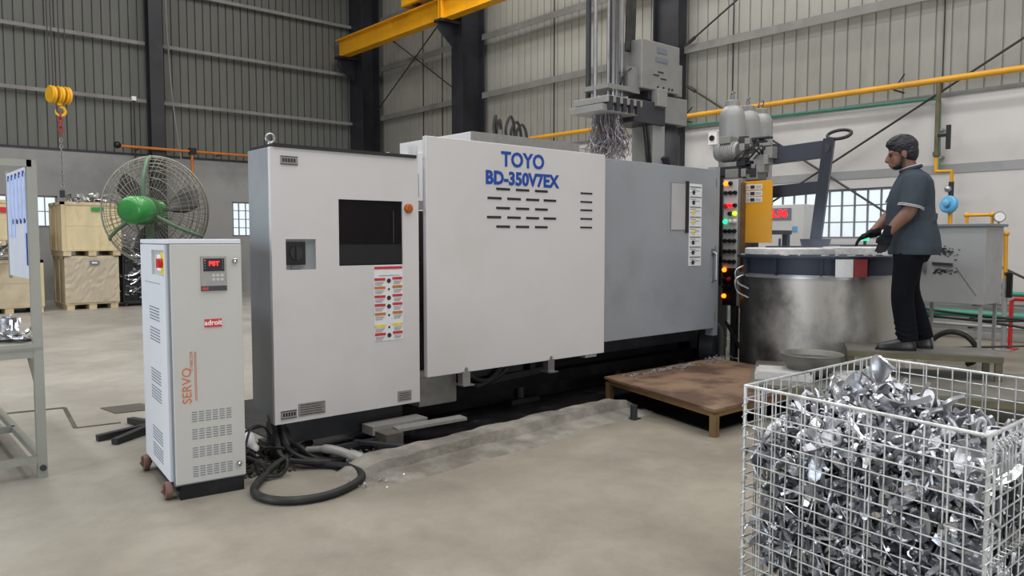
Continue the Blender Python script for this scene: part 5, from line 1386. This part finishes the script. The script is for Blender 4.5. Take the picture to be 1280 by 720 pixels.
# collar and sleeve trims
g = MB()
g.tube([(-.005 + .074 * ca(t_), .082 * sa(t_), 1.515 + .022 * -ca(t_)) for t_ in [2 * PI * k / 24 for k in range(24)]], .016, 8, closed=True); co = g.build('collar', 'shirt', wk, True)
g = MB(); g.tube([(-.005 + .078 * ca(t_), .086 * sa(t_), 1.532 + .022 * -ca(t_)) for t_ in [2 * PI * k / 24 for k in range(24)]], .004, 6, closed=True); g.build('collar_piping', 'shirt_trim', co, True)
for A_ in (nearA, farA):
    s2 = spline(A_, 4); c0 = s2[7]; d = (s2[8] - s2[6]).normalized(); e1 = d.orthogonal().normalized(); e2 = d.cross(e1)
    for off in (-.004, .008):
        g = MB(); g.tube([c0 + d * off + (e1 * ca(t_) + e2 * sa(t_)) * .097 for t_ in [2 * PI * k / 20 for k in range(20)]], .0035, 6, closed=True); g.build('sleeve_stripe', 'shirt_trim', wk, True)
# trousers
g = MB()
rings(g, [(-.03, 0, .74, .12, .16), (-.03, 0, .82, .155, .185), (-.03, 0, .92, .16, .182), (-.02, 0, .96, .15, .175)])
for L_ in (nearL, farL):
    s2 = spline(L_, 4); g.tube(s2[:-1] + [s2[-1] + Vector((0, 0, -.02))], [.112, .116, .118, .114, .108, .102, .096, .091, .088, .088, .088, .087, .086, .084, .082, .080, .080], 14)
    for z_ in (.14, .18, .23): 
        k_ = s2[14] if z_ < .2 else s2[13]
        g.tube([(k_.x + .08 * ca(q), k_.y + .08 * sa(q), z_ + .012 * sa(3 * q)) for q in [2 * PI * j / 16 for j in range(16)]], .008, 6, closed=True)
fuse(g, 'trousers', 'trousers', wk, .010, 4)
# shoes
def shoe(hx, hy, yaw):
    M = Matrix.Translation((hx, hy, 0)) @ Matrix.Rotation(yaw, 4, 'Z')
    g = MB(M)
    rings(g, [(.075, 0, .012, .155, .047), (.075, 0, .03, .155, .048), (.068, 0, .055, .142, .046), (.03, 0, .078, .098, .043), (-.005, 0, .10, .058, .042), (-.015, 0, .125, .05, .042)])
    o = fuse(g, 'shoe', 'shoe', wk, .007, 3)
    g = MB(M); rings(g, [(.077, 0, 0, .158, .050), (.077, 0, .016, .160, .052)]); g.build('sole', 'black_plastic', o)
    for k in range(4):
        g = MB(M); g.tube([(.03 + k * .022, -.022, .086 - k * .008), (.03 + k * .022, 0, .094 - k * .008), (.03 + k * .022, .022, .086 - k * .008)], .003, 5); g.build('lace', 'ink_black', o)
shoe(.0, .10, R(4)); shoe(-.15, -.11, R(-8))
# gloved hands
def hand(w_, fwd_, side, curl, name='glove', th=1):
    """w_: wrist, fwd_: direction of fingers, side: direction from little finger to index"""
    f = Vector(fwd_).normalized(); s_ = Vector(side); s_ = (s_ - f * s_.dot(f)).normalized(); nrm = f.cross(s_) * th
    w_ = Vector(w_)
    g = MB()
    g.tube([w_ - f * .07, w_ - f * .02, w_ + f * .02], [.046, .042, .036], 12)
    for k in range(4):
        o = (k - 1.5) * .021
        base = w_ + f * (.09 if k else .084) + s_ * o
        g.tube([w_ + f * .0 + s_ * o * .7, base], [.021, .017], 10)
        ln = (.030, .036, .039, .036)[k]; p = base; d = f.copy(); pts = [p]
        for j in range(3):
            d = (d * ca(curl) + nrm * sa(curl)).normalized(); p = p + d * ln * (1, .85, .7)[j]; pts.append(p)
        g.tube(pts, [.0125, .0115, .0105, .0085], 10)
    p = w_ + f * .03 + s_ * .034
    pts = [w_ + f * .01 + s_ * .012, p, p + f * .034 + s_ * .02 + nrm * .012, p + f * .062 + s_ * .016 + nrm * .026]
    g.tube(pts, [.018, .0165, .0135, .011], 10)
    return fuse(g, name, 'glove', wk, .005, 3)
hand((.178, .25, .97), (.30, -.02, -.95), (.9, -.2, .3), R(24), th=-1)
hand((.268, -.187, .978), (.86, .25, -.35), (.1, 1, .25), R(22), th=-1)
# ================================================================== WIRE BASKET AND SCRAP
BX0, BX1, BY0, BY1, BZ0, BZ1 = 2.415, 3.425, .685, 1.505, .14, .88
bk = thing('wire_basket', 'galvanised wire mesh basket heaped with casting scrap', 'basket', (2.92, 1.1, 0))
def wire(name, p, q, r_, parent, n=6): return MB().tube([p, q], r_, n).build(name, 'galvanised', parent, True)
def mesh_panel(name, p0, p1, inward):
    """vertical wire panel between two floor points"""
    p0 = Vector(p0); p1 = Vector(p1); L = (p1 - p0).length; d = (p1 - p0) / L; inw = Vector(inward)
    g = MB(); g.tube([p0 + Vector((0, 0, BZ1)), p1 + Vector((0, 0, BZ1))], .0055, 8)
    pn = g.build(name, 'galvanised', bk, True)
    wire('bottom_rod', p0 + Vector((0, 0, BZ0)), p1 + Vector((0, 0, BZ0)), .0055, pn)
    nv = round(L / .058)
    for k in range(nv + 1):
        p = p0 + d * (L * k / nv) + inw * .004
        wire('wire', p + Vector((0, 0, BZ0)), p + Vector((0, 0, BZ1)), .0028, pn)
    for k in (1, 2, nv // 3, nv // 2, nv // 2 + 1, nv - 2):     # doubled stiffener wires
        p = p0 + d * (L * k / nv + .012) + inw * .006
        wire('wire', p + Vector((0, 0, BZ0)), p + Vector((0, 0, BZ1)), .0032, pn)
    nh = round((BZ1 - BZ0) / .046)
    for k in range(1, nh):
        z = BZ0 + (BZ1 - BZ0) * k / nh
        wire('wire', p0 - d * .008 + Vector((0, 0, z)), p1 + d * .008 + Vector((0, 0, z)), .0026, pn)
    return pn
pf = mesh_panel('front_panel', (BX0, BY1, 0), (BX0, BY0, 0), (1, 0, 0))
mesh_panel('back_panel', (BX1, BY1, 0), (BX1, BY0, 0), (-1, 0, 0))
mesh_panel('left_panel', (BX0, BY1, 0), (BX1, BY1, 0), (0, -1, 0))
pr = mesh_panel('right_panel', (BX0, BY0, 0), (BX1, BY0, 0), (0, 1, 0))
for x, y in ((BX0, BY0), (BX1, BY0), (BX0, BY1), (BX1, BY1)):
    MB().tube([(x, y, BZ0 - .02), (x, y, BZ1 + .004)], .0065, 8).build('corner_post', 'galvanised', bk, True)
    MB().box(x - .03, x + .03, y - .03, y + .03, .0, BZ0 - .01).build('foot', 'galvanised', bk)
    n = 80
    MB().tube([(x + .011 * ca(k * 1.25), y + .011 * sa(k * 1.25), BZ0 + .05 + (BZ1 - BZ0 - .1) * k / n) for k in range(n + 1)], .0022, 4).build('spiral_hinge', 'galvanised', bk, True)
for z in (.52, .845):        # half drop gate hinges on the right panel
    n = 150
    MB().tube([(BX0 + .03 + (BX1 - BX0 - .06) * k / n, BY0 - .003 + .011 * ca(k * 1.25), z + .011 * sa(k * 1.25)) for k in range(n + 1)], .0022, 4).build('gate_spiral', 'galvanised', bk, True)
for k in range(5):
    x = BX0 + .03 + k * .028
    MB().tube([(x, BY0 - .008, .86), (x + .01, BY0 - .02, .84), (x + .012, BY0 - .02, .78), (x + .002, BY0 - .012, .765), (x - .006, BY0 - .012, .80)], .003, 6).build('latch_hook', 'galvanised', bk, True)
MB().tube(spline([(BX0 + .005, BY0 + .02, .87), (BX0 + .004, BY0 + .012, .915), (BX0 + .004, BY0 + .026, .92), (BX0 + .006, BY0 + .036, .88)], 4), .003, 6).build('latch_hook', 'galvanised', bk, True)
fl = MB()
for k in range(12):
    x = BX0 + (BX1 - BX0) * k / 11; fl.tube([(x, BY0, BZ0), (x, BY1, BZ0)], .004, 6)
for k in range(10):
    y = BY0 + (BY1 - BY0) * k / 9; fl.tube([(BX0, y, BZ0 + .006), (BX1, y, BZ0 + .006)], .004, 6)
fl.build('floor_grid', 'galvanised', bk, True)

# ---- scrap pieces: a few kinds of runner, flash and sprue
def ribbon(mb, pts, ws, th, twist=0.0):
    pts = [Vector(p) for p in pts]; m = len(pts); vs = []
    a = None
    for i, p in enumerate(pts):
        d = (pts[min(i + 1, m - 1)] - pts[max(i - 1, 0)]).normalized()
        if a is None: a = d.cross(Vector((0, 0, 1)));  a = a if a.length > .01 else Vector((1, 0, 0))
        a = (a - d * a.dot(d)).normalized()
        q = Matrix.Rotation(twist, 3, d); a = q @ a
        n_ = d.cross(a)
        w_ = ws[i] if isinstance(ws, (list, tuple)) else ws
        vs += [p + a * w_ / 2 + n_ * th / 2, p - a * w_ / 2 + n_ * th / 2 * .6, p - a * w_ / 2 - n_ * th / 2 * .6, p + a * w_ / 2 - n_ * th / 2]
    fs = [(0, 1, 2, 3), tuple((m - 1) * 4 + k for k in (3, 2, 1, 0))]
    for i in range(m - 1):
        for k in range(4): fs.append((i * 4 + k, i * 4 + (k + 1) % 4, (i + 1) * 4 + (k + 1) % 4, (i + 1) * 4 + k))
    mb.add(vs, fs); return mb
rn = random.Random(17)
def scrap_kind(k):
    g = MB()
    if k in (0, 1, 2):       # bent flash strip
        c_ = (1.6, 3.2, 4.6)[k]; r_ = .055 / (1 + .25 * k)
        pts = [(r_ * ca(c_ * i / 8), r_ * sa(c_ * i / 8), .012 * sa(i)) for i in range(9)]
        ribbon(g, pts, [.016, .026, .034, .036, .032, .036, .034, .026, .012], .006, .08)
    elif k in (3, 4):        # long tapered runner with fin
        pts = [(-.075 + .15 * i / 7, .018 * sa(i * .9), .01 * ca(i * .7)) for i in range(8)]
        ribbon(g, pts, [.012, .018, .024, .03, .034, .036, .034, .03], .014, .12 * (k - 3))
        ribbon(g, [(.02, 0, 0), (.04, .035, .012), (.045, .06, .03)], [.024, .02, .012], .008)
    elif k == 5:             # biscuit with stub
        g.lathe([(0, 0), (.030, 0), (.033, .004), (.033, .022), (.029, .026), (0, .026)], 14, (0, 0, 0))
        ribbon(g, [(.02, 0, .014), (.06, .004, .02), (.09, .012, .04)], [.034, .026, .016], .012)
    elif k in (6, 7):        # hook
        g.tube(arc((0, 0, 0), .032, R(-40), R(200 + 30 * (k - 6)), 10, (1, 0, 0), (0, 1, 0)), [.006, .008, .009, .009, .009, .008, .008, .007, .007, .006, .005], 6)
        g.tube([(.024, -.02, 0), (.04, -.06, .012), (.045, -.085, .02)], [.007, .009, .006], 6)
    elif k in (8, 9):        # Y gate
        ribbon(g, [(0, 0, 0), (.03, .02, .004), (.06, .05, .016), (.075, .075, .03)], [.02, .026, .024, .016], .010, .1)
        ribbon(g, [(0, 0, 0), (.03, -.018, .0), (.06, -.035, .02), (.08, -.04, .045)], [.02, .026, .024, .014], .010, -.1)
        ribbon(g, [(.01, 0, 0), (-.03, .004, -.006), (-.065, .0, -.004)], [.022, .018, .026], .014)
    elif k == 10:            # fan gate plate
        g.prism([(-.045, -.012), (.03, -.042), (.05, -.02), (.055, .02), (.03, .044), (-.045, .012)], -.004, .004)
        ribbon(g, [(.04, 0, 0), (.07, .0, .02), (.08, .01, .05)], [.05, .03, .014], .007)
    elif k == 11:            # short tube sprue
        g.lathe([(.010, -.03), (.016, -.03), (.018, .03), (.011, .03), (.010, -.03)], 12)
        ribbon(g, [(.012, 0, 0), (.04, .006, .006), (.062, .02, .0)], [.026, .02, .012], .007)
    elif k == 12:            # big curled flash leaf
        pts = [(.07 * ca(2.4 * i / 8) - .03, .06 * sa(2.4 * i / 8), .02 * i / 8) for i in range(9)]
        ribbon(g, pts, [.01, .03, .05, .058, .056, .05, .044, .03, .01], .004, .1)
    else:                    # overflow bean chain
        for j in range(4): g.ball((-.045 + .03 * j, .006 * (j % 2), 0), .016, 8, (1, .8, .6))
        ribbon(g, [(-.05, .012, 0), (0, .014, .0), (.05, .012, .004)], [.01, .012, .008], .005)
    return g
KINDS = []
for k in range(14):
    g = scrap_kind(k)
    me = g.mesh('casting_scrap', True)
    for mm in ('aluminium_bright', 'aluminium_dull'):
        m2 = me.copy(); m2.materials.append(MATS[mm]); KINDS.append((m2, g))
def pile_h(x, y):
    return .70 + .15 * math.exp(-(((x - 2.82) / .30) ** 2 + ((y - 1.20) / .26) ** 2)) - .06 * max(0, (x - 3.0) / .4) + .05 * math.exp(-(((x - 2.55) / .2) ** 2 + ((y - .85) / .2) ** 2))
def inside(x, y, z): return BX0 + .03 < x < BX1 - .03 and BY0 + .03 < y < BY1 - .03
spots = []
for k in range(150):         # just behind the front mesh
    y = rn.uniform(BY0 + .04, BY1 - .04); x = BX0 + rn.uniform(.045, .07)
    spots.append((x, y, rn.uniform(.30, pile_h(x, y) + .005)))
for k in range(30):          # behind the right mesh
    x = rn.uniform(BX0 + .05, BX0 + .55); y = BY0 + rn.uniform(.06, .085)
    spots.append((x, y, rn.uniform(.30, pile_h(x, y) + .005)))
for k in range(120):         # on top
    x = rn.uniform(BX0 + .05, BX1 - .10); y = rn.uniform(BY0 + .05, BY1 - .05)
    spots.append((x, y, pile_h(x, y) + rn.uniform(0, .025)))
LBL = 'shiny aluminium runner or flash piece in the heap filling the wire basket'
for i, (x, y, z) in enumerate(spots):
    me, _ = rn.choice(KINDS)
    o = bpy.data.objects.new('casting_scrap', me); COL.objects.link(o)
    o.location = (x, y, z); o.rotation_euler = (rn.uniform(0, 6.3), rn.uniform(0, 6.3), rn.uniform(0, 6.3))
    s_ = rn.uniform(.68, 1.08); o.scale = (s_,) * 3
    tag(o, LBL, 'metal scrap', 'scrap pieces in the wire basket')
# the few big ones at the peak
for (x, y, z, k, s_, e, lab) in ((2.80, 1.16, .875, 12, 1.5, (1.3, .2, .6), 'large curled flash piece at the peak of the scrap heap'), (2.74, 1.06, .85, 8, 1.3, (.4, .3, 2.4), 'forked gate piece just right of the heap peak'), (2.86, .98, .83, 3, 1.35, (.2, .5, 1.2), 'long runner lying on the right slope of the heap')):
    o = bpy.data.objects.new('casting_scrap', KINDS[k * 2][0]); COL.objects.link(o); o.location = (x, y, z); o.rotation_euler = e; o.scale = (s_,) * 3
    tag(o, lab, 'metal scrap', 'scrap pieces in the wire basket')
core = MB()
for k in range(2000):
    if k < 900: x, y = BX0 + rn.uniform(.045, .13), rn.uniform(BY0 + .05, BY1 - .05); z = rn.uniform(.25, pile_h(x, y) - .01)
    elif k < 1120: x, y = rn.uniform(BX0 + .05, BX1 - .05), BY0 + rn.uniform(.05, .15); z = rn.uniform(.25, pile_h(x, y) - .01)
    elif k < 1280: x, y = rn.uniform(BX0 + .05, BX1 - .05), BY1 - rn.uniform(.05, .12); z = rn.uniform(.25, pile_h(x, y) - .01)
    else: x, y = rn.uniform(BX0 + .06, BX1 - .06), rn.uniform(BY0 + .06, BY1 - .06); z = pile_h(x, y) + rn.uniform(-.06, .01)
    core.M = Matrix.Translation((x, y, z)) @ Euler((rn.uniform(0, 6.3), rn.uniform(0, 6.3), rn.uniform(0, 6.3))).to_matrix().to_4x4() @ Matrix.Scale(rn.uniform(.65, 1.0), 4)
    g = rn.choice(KINDS)[1]; core.add([Vector(v) for v in g.v], g.f)
core.M = None
tag(core.build('scrap_fill', 'aluminium_dull', None, True), 'mass of aluminium scrap packed inside the wire basket', 'metal scrap', kind='stuff')
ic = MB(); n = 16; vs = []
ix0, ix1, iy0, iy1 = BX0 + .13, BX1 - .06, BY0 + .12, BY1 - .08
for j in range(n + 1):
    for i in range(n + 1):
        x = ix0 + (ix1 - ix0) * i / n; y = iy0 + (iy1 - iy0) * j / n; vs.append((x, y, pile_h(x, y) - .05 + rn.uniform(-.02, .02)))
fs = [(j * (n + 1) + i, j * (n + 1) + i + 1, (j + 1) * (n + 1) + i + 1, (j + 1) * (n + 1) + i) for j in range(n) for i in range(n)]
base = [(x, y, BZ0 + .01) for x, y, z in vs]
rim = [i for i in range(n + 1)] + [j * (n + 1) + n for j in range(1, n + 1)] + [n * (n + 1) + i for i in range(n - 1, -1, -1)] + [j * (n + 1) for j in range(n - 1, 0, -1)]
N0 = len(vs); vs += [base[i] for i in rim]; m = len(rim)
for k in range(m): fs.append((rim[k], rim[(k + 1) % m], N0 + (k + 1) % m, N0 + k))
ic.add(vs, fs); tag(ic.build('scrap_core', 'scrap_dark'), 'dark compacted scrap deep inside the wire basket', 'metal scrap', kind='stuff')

# ---- castings on the left table and scrap on the crates
def big_scrap(loc, s_, label, group, seed):
    r_ = random.Random(seed); o = bpy.data.objects.new('casting', KINDS[r_.choice((0, 2, 6, 16, 18, 20, 24, 12))][0]); COL.objects.link(o)
    o.location = loc; o.rotation_euler = (r_.uniform(-.5, .5), r_.uniform(-.5, .5), r_.uniform(0, 6.3)); o.scale = (s_,) * 3
    tag(o, label, 'casting', group); return o
ch = thing('cast_housing', 'round machined aluminium housing standing on the rack table', 'casting', (.69, 5.42, .80))
MB().lathe([(.055, 0), (.075, 0), (.075, .02), (.065, .025), (.065, .09), (.078, .095), (.078, .125), (.06, .125), (.055, .02)], 28, (.69, 5.42, .815)).build('body', 'aluminium_dull', ch, True)
for k in range(6): MB().box((.69) + .075 * ca(k * 1.05) - .008, (.69) + .075 * ca(k * 1.05) + .008, 5.42 + .075 * sa(k * 1.05) - .008, 5.42 + .075 * sa(k * 1.05) + .008, .815, .93).build('lug', 'aluminium_bright', ch)
rn = random.Random(31)
for k in range(22):
    big_scrap((.78 - rn.uniform(0, .36), 5.36 + rn.uniform(-.12, .35), .82 + rn.uniform(0, .035)), rn.uniform(.8, 1.3), 'shiny small casting in the heap on the rack table', 'castings on the rack table', 100 + k)
for k in range(34):
    big_scrap((3.40 + rn.uniform(0, .85), CY + rn.uniform(.03, .3), 2.15 + rn.uniform(0, .10)), rn.uniform(1.6, 2.6), 'shiny scrap piece heaped on top of the plywood crate stack', 'scrap on the crate stack', 200 + k)
for k in range(24):
    big_scrap((1.9 + rn.uniform(0, .9), CY + rn.uniform(-.04, .3), 1.05 + rn.uniform(0, .22)), rn.uniform(1.6, 2.6), 'shiny scrap piece between the two crates at the far left', 'scrap at the far left crates', 300 + k)
for k in range(70):
    big_scrap((4.5 + rn.uniform(0, .65), 17.5 + rn.uniform(.0, .25), .22 + rn.uniform(0, 1.25)), rn.uniform(1.8, 2.8), 'shiny scrap piece piled in the dark bin behind the fan', 'scrap in the dark bin', 400 + k)
tag(MB().box(4.5, 5.1, 17.75, 18.5, .12, 1.2).build('bin_fill', 'scrap_dark'), 'dark scrap filling the bin behind the fan', 'metal scrap', kind='stuff')

# ================================================================== FUMES OVER THE FURNACE
def fumes():
    g = MB(); g.ball((7.05, 3.55, 1.32), 1.0, 24, (1.0, 1.0, .62))
    me = g.mesh('fume_haze'); m = bpy.data.materials.new('fume'); m.use_nodes = True; nt = m.node_tree
    nt.nodes.remove(nt.nodes['Principled BSDF'])
    v = nt.nodes.new('ShaderNodeVolumeScatter'); v.inputs['Color'].default_value = (.55, .72, 1.0, 1)
    tc = nt.nodes.new('ShaderNodeTexCoord')
    mp = nt.nodes.new('ShaderNodeMapping'); mp.vector_type = 'TEXTURE'
    mp.inputs['Location'].default_value = (7.05, 3.55, 1.32); mp.inputs['Scale'].default_value = (1.0, 1.0, .62)
    nt.links.new(tc.outputs['Object'], mp.inputs[0])
    gr = nt.nodes.new('ShaderNodeTexGradient'); gr.gradient_type = 'QUADRATIC_SPHERE'
    nt.links.new(mp.outputs[0], gr.inputs[0])
    n = nt.nodes.new('ShaderNodeTexNoise'); n.inputs['Scale'].default_value = 2.2; n.inputs['Detail'].default_value = 2
    nt.links.new(tc.outputs['Object'], n.inputs['Vector'])
    r_ = nt.nodes.new('ShaderNodeMapRange'); r_.inputs['From Min'].default_value = .35; r_.inputs['From Max'].default_value = .7
    nt.links.new(n.outputs['Fac'], r_.inputs['Value'])
    mu = nt.nodes.new('ShaderNodeMath'); mu.operation = 'MULTIPLY'
    nt.links.new(gr.outputs['Fac'], mu.inputs[0]); nt.links.new(r_.outputs[0], mu.inputs[1])
    m2 = nt.nodes.new('ShaderNodeMath'); m2.operation = 'MULTIPLY'; m2.inputs[1].default_value = 0.9
    nt.links.new(mu.outputs[0], m2.inputs[0]); nt.links.new(m2.outputs[0], v.inputs['Density'])
    nt.links.new(v.outputs[0], nt.nodes['Material Output'].inputs['Volume'])
    me.materials.append(m)
    o = bpy.data.objects.new('fume_haze', me); COL.objects.link(o)
    tag(o, 'thin bluish fume haze drifting over the furnace rim', 'smoke', kind='stuff')
fumes()

# ================================================================== FLOOR CHANNELS
def floor_line(p, q, w_, m='concrete_dark', lab='', h=.004):
    o = MB().bar((p[0], p[1], h / 2), (q[0], q[1], h / 2), w_, h).build('floor_joint', m); tag(o, lab, 'floor joint'); return o
floor_line((.2, 7.42), (1.34, 7.24), .05, lab='dark open floor joint behind the rack table')
floor_line((1.34, 7.24), (1.25, 6.40), .03, lab='dark floor joint running from the rack table towards the viewer')
floor_line((1.25, 6.40), (1.55, 6.36), .03, lab='short dark floor joint in front of the fan foot')
o = MB().prism([(1.60, 6.72), (1.98, 6.66), (1.86, 7.0), (1.56, 7.02)], 0, .006).build('floor_hatch', 'concrete_dark'); tag(o, 'small dark hatch plate in the floor behind the fan', 'hatch')
o = MB().prism([(-.5, 7.2), (.65, 7.3), (.75, 6.2), (-.5, 6.2)], 0, .004).build('drain_cover', 'concrete_dark'); tag(o, 'dark drain cover in the floor under the rack table', 'drain cover')

# the basket stands slightly racked out of square
def rack(v): v.x += (v.y - BY1) * .17
for o in list(bk.children_recursive):
    if o.type == 'MESH':
        for v in o.data.vertices: rack(v.co)
for o in bpy.data.objects:
    if o.get('group') == 'scrap pieces in the wire basket': rack(o.location)
    if o.name in ('scrap_fill', 'scrap_core'):
        for v in o.data.vertices: rack(v.co)
for o in bpy.data.objects:
    if '_w' in o: del o['_w']
